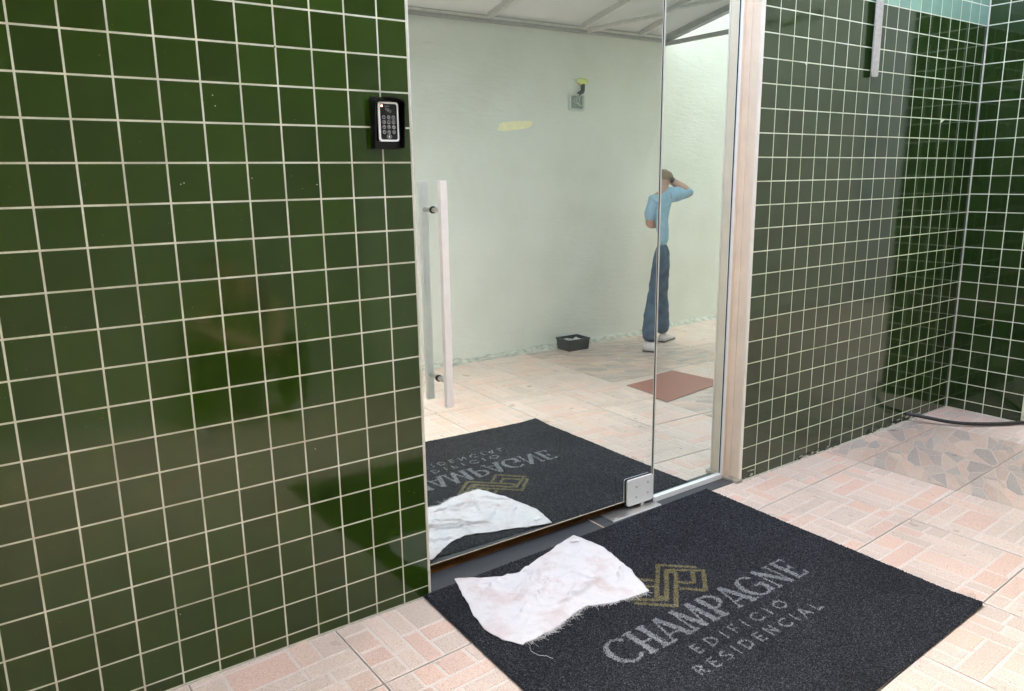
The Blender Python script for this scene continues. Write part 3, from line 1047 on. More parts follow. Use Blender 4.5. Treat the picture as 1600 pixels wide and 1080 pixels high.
PLAIN = {
    'E': (.52, [([(.08, 0), (.08, 1)], q_), ([(.08, .95), (.5, .95)], q_), ([(.08, .5), (.44, .5)], q_), ([(.08, .05), (.5, .05)], q_)]),
    'D': (.72, [([(.08, 0), (.08, 1)], q_), (arc(.20, .5, .48, .45, 90, -90), q_), ([(.08, .95), (.2, .95)], q_), ([(.08, .05), (.2, .05)], q_)]),
    'I': (.16, [([(.08, 0), (.08, 1)], q_)]),
    'F': (.50, [([(.08, 0), (.08, 1)], q_), ([(.08, .95), (.5, .95)], q_), ([(.08, .5), (.44, .5)], q_)]),
    'C': (.80, [(arc(.48, .5, .42, .45, 45, 315), q_)]),
    'O': (.94, [(arc(.48, .5, .42, .45, 0, 360, 24), q_)]),
    'R': (.62, [([(.08, 0), (.08, 1)], q_), (arc(.26, .72, .26, .23, 90, -90), q_), ([(.08, .95), (.26, .95)], q_), ([(.08, .49), (.26, .49)], q_), ([(.30, .48), (.58, 0)], q_)]),
    'S': (.58, [(arc(.30, .73, .22, .22, 40, 270, 14) + arc(.30, .27, .22, .24, 90, -140, 14), q_)]),
    'N': (.70, [([(.08, 0), (.08, 1)], q_), ([(.08, .97), (.62, .03)], q_), ([(.62, 0), (.62, 1)], q_)]),
    'A': (.76, [([(.02, 0), (.38, 1)], q_), ([(.38, 1), (.74, 0)], q_), ([(.15, .32), (.61, .32)], q_)]),
    'L': (.50, [([(.08, 0), (.08, 1)], q_), ([(.08, .05), (.5, .05)], q_)]),
}
def word_mask(word, font, p0, p1, height, gap, X, Y, jit=.0):
    """p0: left end of baseline, p1: right end (tile units)"""
    adv = [font[c][0] for c in word]
    total = sum(adv) + gap * (len(word) - 1)
    dx, dy = p1[0] - p0[0], p1[1] - p0[1]
    L = math.hypot(dx, dy)
    ux, uy = dx / L, dy / L
    sx = L / total
    # local coordinates
    lx = ((X - p0[0]) * ux + (Y - p0[1]) * uy)
    ly = (-(X - p0[0]) * uy + (Y - p0[1]) * ux)
    lx = lx + rng.normal(0, jit, lx.shape)
    ly = ly + rng.normal(0, jit, ly.shape)
    m_ = np.zeros(X.shape, np.int16)
    sel = (lx > -.3) & (lx < L + .3) & (ly > -.2) & (ly < height + .2)
    a, b = lx[sel], ly[sel]
    mm = np.zeros(a.shape, np.int16)
    pos = 0
    for li, c in enumerate(word):
        wd, strokes = font[c]
        for pts, wid in strokes:
            P_ = [((pos + x) * sx, y * height) for x, y in pts]
            ww = [v * height for v in wid] if isinstance(wid, list) else wid * height
            mm[seg_mask(P_, ww, a, b) & (mm == 0)] = li + 1
        pos += wd + gap
    mm[~((b > -.02 * height) & (b < 1.02 * height))] = 0
    m_[sel] = mm
    return m_
wc = word_mask('CHAMPAGNE', DISPLAY, fm(12.50, -6.86), fm(21.62, -6.84), 1.22, .03, cxm, cym, .012)
we = word_mask('EDIFICIO', PLAIN, fm(14.72, -7.72), fm(19.15, -7.72), .42, .62, cxm, cym, .010)
wr = word_mask('RESIDENCIAL', PLAIN, fm(14.00, -8.46), fm(19.90, -8.46), .42, .46, cxm, cym, .010)
ec = (16.92, -4.35)
halfs = [[(18.62, -4.12), (17.69, -3.20), (16.05, -4.72), (16.28, -4.95), (17.66, -3.64), (18.68, -4.47), (17.69, -5.43), (17.13, -4.87)],
         [(18.27, -4.33), (17.76, -4.85), (17.30, -4.45)]]
gold = np.zeros(cxm.shape, bool)
jx = cxm + rng.normal(0, .012, cxm.shape)
jy = cym + rng.normal(0, .012, cym.shape)
for hpts in halfs:
    for rotd in (False, True):
        q = [(2 * ec[0] - x, 2 * ec[1] - y) if rotd else (x, y) for x, y in hpts]
        gold |= seg_mask([fm(*p_) for p_ in q], .155, jx, jy)
# worn fibres: some loops of the lettering are missing, darker coil shows through
keep = rng.random(cxm.shape) > .13
letters = wc.copy()
letters[(we > 0) & (letters == 0)] = we[(we > 0) & (letters == 0)] + 20
letters[(wr > 0) & (letters == 0)] = wr[(wr > 0) & (letters == 0)] + 40
white = letters > 0
white &= keep
gold &= keep
gold &= ~white
verts = np.stack([gx * S, gy * S, gz], -1).reshape(-1, 3)
idx = np.arange((NX + 1) * (NY + 1)).reshape(NY + 1, NX + 1)
quads = np.stack([idx[:-1, :-1], idx[1:, :-1], idx[1:, 1:], idx[:-1, 1:]], -1)
def grid_part(name, mask, mat, parent=None, lift=0.):
    q = quads[mask]
    used, inv = np.unique(q.reshape(-1), return_inverse=True)
    v = verts[used].copy()
    v[:, 2] += lift
    me = bpy.data.meshes.new(name)
    me.vertices.add(len(v))
    me.vertices.foreach_set('co', v.reshape(-1))
    nq = len(q)
    me.loops.add(nq * 4)
    me.loops.foreach_set('vertex_index', inv.astype(np.int32).reshape(-1))
    me.polygons.add(nq)
    me.polygons.foreach_set('loop_start', np.arange(0, nq * 4, 4, dtype=np.int32))
    me.update(calc_edges=True)
    me.validate()
    me.materials.append(mat)
    o = bpy.data.objects.new(name, me)
    return link(o, parent)
mat_o = grid_part('door_mat', ~(white | gold), M_MAT)
tag(mat_o, 'large charcoal coil door mat printed CHAMPAGNE EDIFICIO RESIDENCIAL', 'door mat')
for li in sorted(set(letters[white].tolist())):
    grid_part('letter', white & (letters == li), M_MATW, mat_o, .0004)
grid_part('gold_emblem', gold, M_MATG, mat_o, .0004)
# rubber edge underneath
bm = bmesh.new()
inn4 = []
for (x, y), (dx, dy) in zip(mc, ((.06, -.06), (-.06, -.06), (-.06, .06), (.06, .06))):
    inn4.append(((x + dx * .3) * S, (y + dy * .3) * S))
lo = [bm.verts.new((x, y, .0014)) for x, y in inn4]
hi = [bm.verts.new((x, y, MZ - .005)) for x, y in inn4]
hi[2].co.z += .0012
bm.faces.new(hi)
for k in range(4):
    bm.faces.new((lo[k], lo[(k + 1) % 4], hi[(k + 1) % 4], hi[k]))
bmesh.ops.recalc_face_normals(bm, faces=bm.faces[:])
bm_obj('mat_backing', bm, M_RUBBER, mat_o)

# ------------------------------------------------------------------ towel on the mat
def resample(pts, n):
    P_ = [Vector((x, y)) for x, y in pts]
    d = [0]
    for a, b in zip(P_, P_[1:]): d.append(d[-1] + (b - a).length)
    out = []
    for k in range(n + 1):
        s_ = d[-1] * k / n
        for q in range(len(P_) - 1):
            if s_ <= d[q + 1] + 1e-9:
                f = (s_ - d[q]) / (d[q + 1] - d[q])
                out.append(P_[q].lerp(P_[q + 1], f))
                break
    # light smoothing
    for _ in range(3):
        out = [out[0]] + [(out[i - 1] + out[i] * 2 + out[i + 1]) / 4 for i in range(1, n)] + [out[-1]]
    return out
top = [(11.11, .17), (11.93, -.34), (12.47, -.66), (13.17, -.80), (13.77, -.62), (15.07, -.20), (15.87, .08), (16.58, .20)]
right = [(16.58, .20), (16.78, -.72), (16.73, -1.85), (16.40, -3.2), (16.09, -4.0), (15.88, -4.50)]
bot = [(10.68, -4.35), (11.19, -4.33), (11.82, -4.30), (12.53, -4.22), (13.0, -4.02), (13.55, -3.95), (14.51, -4.24), (15.88, -4.50)]
left = [(11.11, .17), (10.8, -.66), (10.41, -1.87), (10.25, -2.98), (10.33, -3.81), (10.68, -4.35)]
NU, NV = 210, 170
Tt, Rr, Bb, Ll = resample(top, NU), resample(right, NV), resample(bot, NU), resample(left, NV)
tv = []
def fold(x, y, ax_, ay_, bx_, by_, w_, h_):
    """a pinched ridge running from a to b"""
    dx, dy = bx_ - ax_, by_ - ay_
    L2 = dx * dx + dy * dy
    t_ = ((x - ax_) * dx + (y - ay_) * dy) / L2
    if t_ < -.15 or t_ > 1.15: return 0
    wob = .12 * noise.noise(Vector((t_ * 5, ax_, 2)))
    d_ = ((x - ax_) * dy - (y - ay_) * dx) / math.sqrt(L2) + wob
    e_ = max(0, min(1, (t_ + .15) / .3)) * max(0, min(1, (1.15 - t_) / .3))
    return h_ * math.exp(-(d_ / w_) ** 2) * e_ * (1 if d_ > 0 else math.exp(-(d_ / (w_ * .5)) ** 2))
FOLDS = [(11.9, -2.2, 14.3, -1.15, .10, .012), (12.2, -1.75, 13.8, -1.25, .09, .009), (12.6, -2.6, 13.7, -1.9, .08, .007),
         (13.1, -3.3, 14.9, -3.0, .10, .010), (13.4, -3.0, 15.6, -2.9, .13, .007), (11.3, -1.2, 12.6, -.75, .15, .007),
         (13.55, -.75, 13.2, -1.9, .12, .008), (14.2, -1.0, 15.6, -2.4, .22, .006), (15.0, -.6, 16.2, -1.9, .16, .005),
         (11.2, -3.2, 12.6, -2.5, .14, .005), (15.4, -3.6, 16.4, -2.6, .12, .007), (14.6, -2.0, 15.2, -3.4, .1, .005)]
for j in range(NV + 1):
    v = j / NV
    for i in range(NU + 1):
        u = i / NU
        P_ = Tt[i] * (1 - v) + Bb[i] * v + Ll[j] * (1 - u) + Rr[j] * u - (Tt[0] * (1 - u) * (1 - v) + Tt[-1] * u * (1 - v) + Bb[0] * (1 - u) * v + Bb[-1] * u * v)
        n1 = noise.noise(Vector((P_.x * .8, P_.y * .9, 1)))
        n2 = noise.noise(Vector((P_.x * 2.4 + P_.y, P_.y * 2.0, 5)))
        n3 = 1 - abs(noise.noise(Vector((P_.x * 1.7 - P_.y * .6, P_.y * 2.6 + P_.x * .5, 9)))) * 2
        n4 = noise.noise(Vector((P_.x * 9, P_.y * 9, 3)))
        e_ = min(u, 1 - u, v, 1 - v)
        rise = min(1, e_ / .10)
        z = MZ + .0045 + rise * (.0045 + .005 * n1 + .0035 * n2 + .0030 * max(0, n3 - .5) * 2) + .0010 * n4
        for f_o in FOLDS: z += 1.5 * fold(P_.x, P_.y, *f_o)
        z += .003 * max(0, noise.noise(Vector((P_.x * 1.6, P_.y * 1.6, 12)))) * (1 - rise)
        z = max(z, MZ + .0030)
        dx = .05 * noise.noise(Vector((P_.x * 3, P_.y * 3, 20))) + .09 * noise.noise(Vector((P_.x * 1.1, P_.y * 1.1, 40)))
        dy = .05 * noise.noise(Vector((P_.x * 3, P_.y * 3, 30))) + .09 * noise.noise(Vector((P_.x * 1.1, P_.y * 1.1, 50)))
        if v > .985: dy += random.uniform(-.04, .03)
        tv.append(((P_.x + dx) * S, (P_.y + dy) * S, z))
tf = [(j * (NU + 1) + i, (j + 1) * (NU + 1) + i, (j + 1) * (NU + 1) + i + 1, j * (NU + 1) + i + 1) for j in range(NV) for i in range(NU)]
towel = mesh_obj('towel', tv, tf, M_TOWEL, None, True)
sm_ = towel.modifiers.new('thickness', 'SOLIDIFY')
sm_.thickness = .0022
sm_.offset = 0
tag(towel, 'crumpled white cloth with a frayed front edge lying on the dark mat', 'cloth')
bm = bmesh.new()                              # hem along back and sides
def hem(ids, r=.0022):
    add_tube(bm, [Vector(tv[i]) + Vector((0, 0, .0006)) for i in ids], r, 6)
hem(list(range(0, NU + 1, 3)))
hem([j * (NU + 1) for j in range(0, NV + 1, 3)])
hem([j * (NU + 1) + NU for j in range(0, NV + 1, 3)])
bm_obj('hem', bm, M_TOWEL, towel, smooth=True)
bm = bmesh.new()
R = random.Random(11)
for k in range(330):
    i = R.randint(8, NU)
    p_ = Vector(tv[NV * (NU + 1) + i])
    L = R.uniform(.006, .02) if R.random() < .85 else R.uniform(.02, .045)
    a = R.uniform(-2.5, -.6)
    pts = [p_]
    cur = p_.copy()
    for q in range(5):
        a += R.uniform(-.7, .7)
        cur = cur + Vector((math.cos(a), math.sin(a), 0)) * L / 5
        cur.z = MZ + .0025 + R.uniform(0, .003)
        pts.append(cur.copy())
    add_tube(bm, pts, R.uniform(.00035, .0006), 3, False)
# one long loose thread
p_ = Vector(tv[NV * (NU + 1) + 8])
pts = [p_]
a = -1.2
cur = p_.copy()
for q in range(26):
    a += R.uniform(-.55, .55) - (a + 1.3) * .12
    cur = cur + Vector((math.cos(a), math.sin(a), 0)) * .0052
    cur.z = MZ + .004
    pts.append(cur.copy())
add_tube(bm, pts, .0006, 4, False)
o = bm_obj('frayed_threads', bm, M_THREAD, towel)
o['kind'] = 'stuff'
i0, j0 = int(NU * .93), int(NV * .09)
ctr = Vector(tv[j0 * (NU + 1) + i0])
bm = bmesh.new()
ang = -.35
vs = []
for (a_, b_) in ((-.018, -.008), (.018, -.008), (.018, .010), (-.018, .010)):
    vs.append(bm.verts.new((ctr.x + a_ * math.cos(ang) - b_ * math.sin(ang), ctr.y + a_ * math.sin(ang) + b_ * math.cos(ang), ctr.z + .0075 + random.uniform(-.0008, .0012))))
bm.faces.new(vs)
bmesh.ops.solidify(bm, geom=bm.faces[:], thickness=.0006)
bm_obj('sewn_label', bm, M_TAG, towel)

# ------------------------------------------------------------------ hose, hanging strip, red floor lid
def smooth_path(P_, n=12):
    out = []
    P_ = [Vector(p_) for p_ in P_]
    for i in range(len(P_) - 1):
        p0, p1, p2, p3 = P_[max(i - 1, 0)], P_[i], P_[i + 1], P_[min(i + 2, len(P_) - 1)]
        for k in range(n):
            t_ = k / n
            out.append(.5 * ((2 * p1) + (-p0 + p2) * t_ + (2 * p0 - 5 * p1 + 4 * p2 - p3) * t_ ** 2 + (-p0 + 3 * p1 - 3 * p2 + p3) * t_ ** 3))
    out.append(P_[-1])
    return out
hp = smooth_path([W(41.05, .4, -16.93), W(41.15, -.1, -16.95), W(41.6, -1.0, -17.05), W(42.35, -2.1, -17.2), W(43.5, -3.1, -17.25), W(45.0, -4.05, -17.25),
                  W(47.2, -4.95, -17.25), W(50.5, -5.3, -17.25), W(55, -5.0, -17.25)])
hose = tube('hose', hp, .0105, simple('black_hose', (.016, .014, .015), .38, var=.3, scale=40), None, 14)
tag(hose, 'thin black hose running from the tiled wall across the floor to the right', 'hose')

strip = empty('hanging_strip', W(34.55, -.2, 3))
tag(strip, 'worn grey metal strip hanging in front of the right tiled wall', 'metal strip')
bm = bmesh.new()
poly = [(34.28 * S, (FZ + .98) * S), (34.36 * S, (FZ + .88) * S), (34.78 * S, (FZ + .90) * S), (34.84 * S, (FZ + 1.0) * S), (34.70 * S, 4.2), (34.14 * S, 4.2)]
prism(bm, poly, -.026, -.020)
o = bm_obj('strip_face', bm, simple('worn_zinc', (.46, .44, .40), .65, .1, var=.2, scale=60, bmp=.3, bscale=150))
reparent(o, strip)
for z in (5.6, 3.4 + FZ * 0 + 2.6):
    pass
bm = bmesh.new()
add_tube(bm, [(34.42 * S, -.0198, (FZ + 5.6) * S), (34.42 * S, -.001, (FZ + 5.6) * S)], .006, 10)
o = bm_obj('strip_fixing', bm, M_STEEL)
reparent(o, strip)

lid = empty('inspection_cover', W(36.3, -12))
tag(lid, 'flat reddish brown rectangular cover lying on the floor right of the mat', 'cover')
rc = [W(33.3, -9.35), W(39.9, -10.3), W(39.5, -14.7), W(33.5, -14.2)]
bm = bmesh.new()
cc = sum(rc, Vector()) / 4
lo = [bm.verts.new((v.x, v.y, .0010)) for v in rc]
hi = [bm.verts.new((v.x + (cc.x - v.x) * .008, v.y + (cc.y - v.y) * .008, .0062)) for v in rc]
bm.faces.new(hi)
for k in range(4): bm.faces.new((lo[k], lo[(k + 1) % 4], hi[(k + 1) % 4], hi[k]))
bmesh.ops.recalc_face_normals(bm, faces=bm.faces[:])
o = bm_obj('lid_slab', bm, M_RED)
reparent(o, lid)
bm = bmesh.new()
lo = [bm.verts.new((v.x + (v.x - cc.x) * .02, v.y + (v.y - cc.y) * .02, .0009)) for v in rc]
hi2 = [bm.verts.new((v.x + (v.x - cc.x) * .002, v.y + (v.y - cc.y) * .002, .0034)) for v in rc]
for k in range(4): bm.faces.new((lo[k], lo[(k + 1) % 4], hi2[(k + 1) % 4], hi2[k]))
bmesh.ops.recalc_face_normals(bm, faces=bm.faces[:])
o = bm_obj('lid_rim', bm, M_JOINT)
reparent(o, lid)

# ------------------------------------------------------------------ wall across the yard and what is on it
YW = -26.8 * S
ow = box('plaster_wall', (-9, YW - .2, -.05), (16, YW, 3.75), M_PLASTER)
tag(ow, 'grey green plastered wall across the yard, seen in the mirrored door', 'wall')
bm = bmesh.new()
R = random.Random(5)
poly = []
for k in range(26):
    a = k / 26 * 2 * math.pi
    rx = 1.55 * S * (1 + .05 * R.uniform(-1, 1))
    x = rx * math.copysign(abs(math.cos(a)) ** .45, math.cos(a))
    z = .33 * S * math.copysign(abs(math.sin(a)) ** .6, math.sin(a)) * (1 + .12 * R.uniform(-1, 1))
    poly.append((33.05 * S + x + .1 * S * z / (.26 * S), (FZ + .34) * S + z + .12 * S * x / (1.5 * S)))
vs = [bm.verts.new((x, YW + .0018, z)) for x, z in poly]
bm.faces.new(vs[::-1])
M_DARKP = simple('dark_panel_tone', (.44, .455, .37), .7, var=.12, scale=3)
o = box('added_dark_panel', (-3.19, YW + .0005, .0), (20.5 * S, YW + .012, 2.55), M_DARKP, ow)  # unseen darker panel, added to dim the reflection in the left tiles
bm_obj('filler_patch', bm, simple('cream_filler', (.95, .88, .58), .8, var=.08, scale=20), ow)
bm = bmesh.new()
for (x0, z0, L, hgt) in ((30.6, 5.45, 2.9, .09), (31.3, 3.9, 2.0, .04), (30.2, 3.3, 3.0, .035), (36.0, 3.55, 2.2, .03)):
    seg = 14
    for k in range(seg):
        xa, xb = x0 + L * k / seg, x0 + L * (k + .9) / seg
        za = z0 + .10 * L * k / seg
        add_box(bm, (xa * S, YW + .0005, (FZ + za) * S), (xb * S, YW + .003, (FZ + za + hgt * R.uniform(.4, 1)) * S))
bm_obj('plaster_scars', bm, simple('pale_scar', (.72, .73, .66), .8), ow)
nb = box('added_upper_block', (50.6 * S, YW - 5, 3.755), (16, YW - .001, 10.5), M_PLASTER)  # unseen mass, added to hold skylight off the wall past the canopy
tag(nb, 'unseen tall plain block added above the yard wall to cut skylight', 'building')
ew = box('added_end_wall', (-3.3, YW - .001 + .002, -.05), (-3.2, .17, 3.4), M_FAR)  # out of view, added to lower the light at the left end
tag(ew, 'unseen plain wall added at the left end of the yard to reduce light', 'wall')
eb = box('added_end_block', (8.6, YW, -.05), (12, -LP * S - .001, 10.5), M_FAR)  # out of view, added so less sky reaches the right end
tag(eb, 'unseen plain pale block added at the far right end to cut skylight', 'building')
# rough mortar skirting with dirt on it
bm = bmesh.new()
prev = None
for k in range(520):
    x = -1.0 + k * .0195
    a = .034 + .026 * noise.noise(Vector((x * 3, 0, 1))) + .012 * noise.noise(Vector((x * 17, 0, 4)))
    a = max(a, .008)
    d = a * (1.0 + .5 * noise.noise(Vector((x * 8, 5, 4))))
    ring_ = [bm.verts.new((x, YW + .001, a)), bm.verts.new((x, YW + d * .6, a * .9)), bm.verts.new((x, YW + d * 1.2, a * .35)), bm.verts.new((x, YW + d * 1.8 + .01, .0022))]
    if prev:
        for q in range(3): bm.faces.new((prev[q], ring_[q], ring_[q + 1], prev[q + 1]))
    prev = ring_
bm_obj('mortar_skirting', bm, simple('rough_mortar', (.46, .46, .40), .9, var=.45, scale=22, bmp=.8, bscale=60), ow)

jx_ = empty('socket_box', W(38.9, -26.8, 2.2))
tag(jx_, 'open pale electrical box with a short dark pipe on the plaster wall', 'electrical box')
xa, xb, za, zb = 38.15 * S, 39.6 * S, (FZ + 1.66) * S, (FZ + 2.85) * S
fr = .010
M_BOX = simple('aged_white_plastic', (.62, .64, .58), .5, var=.1, scale=60)
bm = bmesh.new()
add_box(bm, (xa, YW, za), (xa + fr, YW + .028, zb))
add_box(bm, (xb - fr, YW, za), (xb, YW + .028, zb))
add_box(bm, (xa + fr, YW, za), (xb - fr, YW + .028, za + fr))
add_box(bm, (xa + fr, YW, zb - fr), (xb - fr, YW + .028, zb))
reparent(bm_obj('box_rim', bm, M_BOX), jx_)
bm = bmesh.new()
add_box(bm, (xa + fr, YW + .001, za + fr), (xb - fr, YW + .006, zb - fr))
reparent(bm_obj('box_back', bm, simple('grey_inside', (.34, .37, .33), .7)), jx_)
bm = bmesh.new()
for k in range(3):
    pts = smooth_path([((39.3 - .1 * k) * S, YW + .01, zb - .01), ((39.0 - .25 * k) * S, YW + .03, (FZ + 2.3) * S), ((39.15 + .15 * k) * S, YW + .02, (FZ + 1.95) * S)], 6)
    add_tube(bm, pts, .0022, 5)
reparent(bm_obj('wires', bm, simple('white_wire', (.7, .7, .66), .5), smooth=True), jx_)
bm = bmesh.new()
add_tube(bm, smooth_path([(39.0 * S, YW + .022, (FZ + 2.86) * S), (39.25 * S, YW + .022, (FZ + 2.98) * S), (39.42 * S, YW + .022, (FZ + 3.1) * S), (39.45 * S, YW + .022, (FZ + 3.62) * S)], 6), .017, 12)
reparent(bm_obj('pipe_stub', bm, simple('dark_conduit', (.05, .05, .055), .5), smooth=True), jx_)
bm = bmesh.new()
bmesh.ops.create_icosphere(bm, subdivisions=3, radius=1)
for v in bm.verts:
    k = 1 + .25 * noise.noise(v.co * 2.5)
    v.co = Vector((39.42 * S + v.co.x * .055 * k, YW + .022 + v.co.y * .022 * k, (FZ + 3.82) * S + v.co.z * .027 * k))
reparent(bm_obj('foam_blob', bm, simple('yellow_foam', (.75, .80, .30), .8, var=.1, scale=80), smooth=True), jx_)

bb = empty('storage_box', W(37.9, -25.9))
tag(bb, 'small dark plastic box on the floor against the plaster wall', 'box')
M_BB = simple('dark_grey_plastic', (.030, .032, .034), .35)
b0, b1 = W(36.55, -26.35), W(38.75, -24.6)
bm = bmesh.new()
zz = .092
cxb, cyb = (b0.x + b1.x) / 2, (b0.y + b1.y) / 2
hx_, hy_ = (b1.x - b0.x) / 2, (b1.y - b0.y) / 2
def loopv(k, z): return [bm.verts.new((cxb + sx * hx_ * k, cyb + sy * hy_ * k, z)) for sx, sy in ((-1, -1), (1, -1), (1, 1), (-1, 1))]
rings = [loopv(.90, .003), loopv(.97, zz), loopv(.92, zz), loopv(.86, .012)]
bm.faces.new(rings[0][::-1]); bm.faces.new(rings[-1])
for a, b in zip(rings, rings[1:]):
    for k in range(4): bm.faces.new((a[k], a[(k + 1) % 4], b[(k + 1) % 4], b[k]))
bmesh.ops.recalc_face_normals(bm, faces=bm.faces[:])
reparent(bm_obj('box_body', bm, M_BB), bb)
bm = bmesh.new()
for sx0, sx1, sy0, sy1 in ((-1.03, 1.03, -1.03, -.90), (-1.03, 1.03, .90, 1.03), (-1.03, -.90, -.898, .898), (.90, 1.03, -.898, .898)):
    add_box(bm, (cxb + sx0 * hx_, cyb + sy0 * hy_, zz + .001), (cxb + sx1 * hx_, cyb + sy1 * hy_, zz + .013), .002, 1)
reparent(bm_obj('box_rim', bm, M_BB), bb)
bm = bmesh.new()
R = random.Random(8)
for k in range(16):
    m_ = bmesh.ops.create_icosphere(bm, subdivisions=1, radius=.02)
    ox, oy = R.uniform(-.7, .7) * hx_, R.uniform(-.7, .7) * hy_
    for v in m_['verts']:
        v.co = Vector((cxb + ox + v.co.x * R.uniform(.6, 1.3), cyb + oy + v.co.y, .07 + v.co.z * .7 + .012 * R.random()))
rub = reparent(bm_obj('rubble', bm, simple('pale_rubble', (.5, .52, .5), .9, var=.3, scale=40)), bb)

rub['kind'] = 'stuff'

# ------------------------------------------------------------------ lean-to canopy over the yard
cp = empty('canopy', W(20, -26.8, 7.8))
tag(cp, 'lean-to canopy with pale rafters sloping over the yard, reflected in the door', 'canopy')
def cz(Y): return 7.85 + .20 * (Y + 26.8)
CX0, CX1 = -26, 50.1
def cbox(name, a, b, mat, bev=.0):
    o = box(name, a, b, mat, None, bev, 1)
    return reparent(o, cp)
cbox('wall_beam', W(CX0, -26.79, 7.42), W(CX1, -26.25, 7.86), M_CANFRAME, .003)
cbox('beam_lip', W(CX0, -26.24, 7.62), W(CX1, -26.05, 7.76), M_RAFTER, .002)
def slope_bar(name, X, Ya, Yb, w_, dz0, dz1, mat):
    bm = bmesh.new()
    vs = []
    for Y in (Ya, Yb):
        for (dx, dz) in ((-w_, dz0), (w_, dz0), (w_, dz1), (-w_, dz1)):
            vs.append(bm.verts.new(W(X + dx, Y, cz(Y) + dz)))
    for k in range(4): bm.faces.new((vs[k], vs[(k + 1) % 4], vs[4 + (k + 1) % 4], vs[4 + k]))
    bm.faces.new(vs[:4][::-1]); bm.faces.new(vs[4:])
    bmesh.ops.recalc_face_normals(bm, faces=bm.faces[:])
    return reparent(bm_obj(name, bm, mat), cp)
YE = -13.0  # unseen outer edge, pulled back to let more daylight in
for X in (30.5, 39.0, 45.0, 49.75, 22.0, 13.5, 5.0, -3.5, -12, -20.5):
    slope_bar('rafter', X, -26.0, YE, .17 if X < 49 else .30, -.42 if X < 49 else -.5, -.03, M_RAFTER if X < 49 else M_CANFRAME)
# roof sheets, one per bay; unseen left bays lengthened to shade that end
xs_ = [-26, -12, 5.0, 22.0, 39.0, 50.1]
for a, b in zip(xs_, xs_[1:]):
    bm = bmesh.new()
    vs = [bm.verts.new(W(x, Y, cz(Y) + dz)) for dz in (0.0, .05) for x, Y in ((a + .02, -26.6), (b - .02, -26.6), (b - .02, YE if a > 4 else -2.5), (a + .02, YE if a > 4 else -2.5))]
    bm.faces.new(vs[:4][::-1]); bm.faces.new(vs[4:])
    for k in range(4): bm.faces.new((vs[k], vs[(k + 1) % 4], vs[4 + (k + 1) % 4], vs[4 + k]))
    bmesh.ops.recalc_face_normals(bm, faces=bm.faces[:])
    reparent(bm_obj('roof_sheet', bm, M_CANOPY), cp)
# level tie at the open end, and a diagonal brace
cbox('end_tie', W(49.6, -26.2, 7.22), W(49.95, YE, 7.55), M_CANFRAME, .002)
bm = bmesh.new()
add_tube(bm, [W(39.4, -26.0, cz(-26.0) - .5), W(49.5, -15.0, cz(-15.0) - .5)], .022, 8)
reparent(bm_obj('diagonal_brace', bm, M_RAFTER), cp)
cbox('outer_beam', W(CX0, YE, cz(YE) - .6), W(CX1, YE + .4, cz(YE) + .1), M_CANFRAME, .003)

# ------------------------------------------------------------------ people
def skin_obj(name, pts, edges, rads, mat, parent, root=0, sub=2):
    me = bpy.data.meshes.new(name)
    me.from_pydata([tuple(p_) for p_ in pts], edges, [])
    me.materials.append(mat)
    o = bpy.data.objects.new(name, me)
    link(o, parent)
    reparent(o, parent)
    sk = o.modifiers.new('skin', 'SKIN')
    sk.use_smooth_shade = True
    me.skin_vertices or None
    if not me.skin_vertices:
        me.update()
    lay = me.skin_vertices[0].data
    for k, r in enumerate(rads):
        r = r if isinstance(r, tuple) else (r, r)
        lay[k].radius = (r[0] * 1.22, r[1] * 1.22)
        lay[k].use_root = (k == root)
    ss_ = o.modifiers.new('subdivision', 'SUBSURF')
    ss_.levels = ss_.render_levels = sub + (1 if mat in (M_SHIRT, M_JEANS, M_HAIR, M_PINK, M_DTROUS) else 0)
    if mat in (M_SHIRT, M_JEANS, M_HAIR, M_PINK, M_DTROUS):
        tx = bpy.data.textures.new('cloth_folds', 'CLOUDS')
        tx.noise_scale = .075 if mat is not M_HAIR else .02
        tx.noise_depth = 2
        dm = o.modifiers.new('folds', 'DISPLACE')
        dm.texture = tx
        dm.strength = .022 if mat is not M_HAIR else .016
        dm.mid_level = .5
        dm.texture_coords = 'LOCAL'
    return o

class Fig:
    def __init__(s): s.p, s.e, s.r = [], [], []
    def add(s, p_, r, frm=None):
        s.p.append(Vector(p_)); s.r.append(r)
        if frm is not None: s.e.append((frm, len(s.p) - 1))
        return len(s.p) - 1

def hand(F, w_i, wp, d, side, curl, sc=1.):
    """palm and five fingers; d = direction of the hand, side = towards the thumb, curl = finger bend direction"""
    d, side, curl = d.normalized(), side.normalized(), curl.normalized()
    palm = F.add(wp + d * .045 * sc, (.030 * sc, .016 * sc), w_i)
    for k, (off, L) in enumerate(((.026, .070), (.009, .080), (-.009, .074), (-.025, .058))):
        b = F.add(wp + d * .085 * sc + side * off * sc, .0095 * sc, palm)
        m_ = F.add(F.p[b] + d * L * .5 * sc + curl * .008 * sc, .0085 * sc, b)
        F.add(F.p[m_] + d * L * .35 * sc + curl * .026 * sc, .0070 * sc, m_)
    tb = F.add(wp + d * .028 * sc + side * .030 * sc, .011 * sc, palm)
    tm = F.add(F.p[tb] + (d * .7 + side * .7).normalized() * .034 * sc, .010 * sc, tb)
    F.add(F.p[tm] + (d * .9 + side * .2 + curl * .3).normalized() * .028 * sc, .0085 * sc, tm)

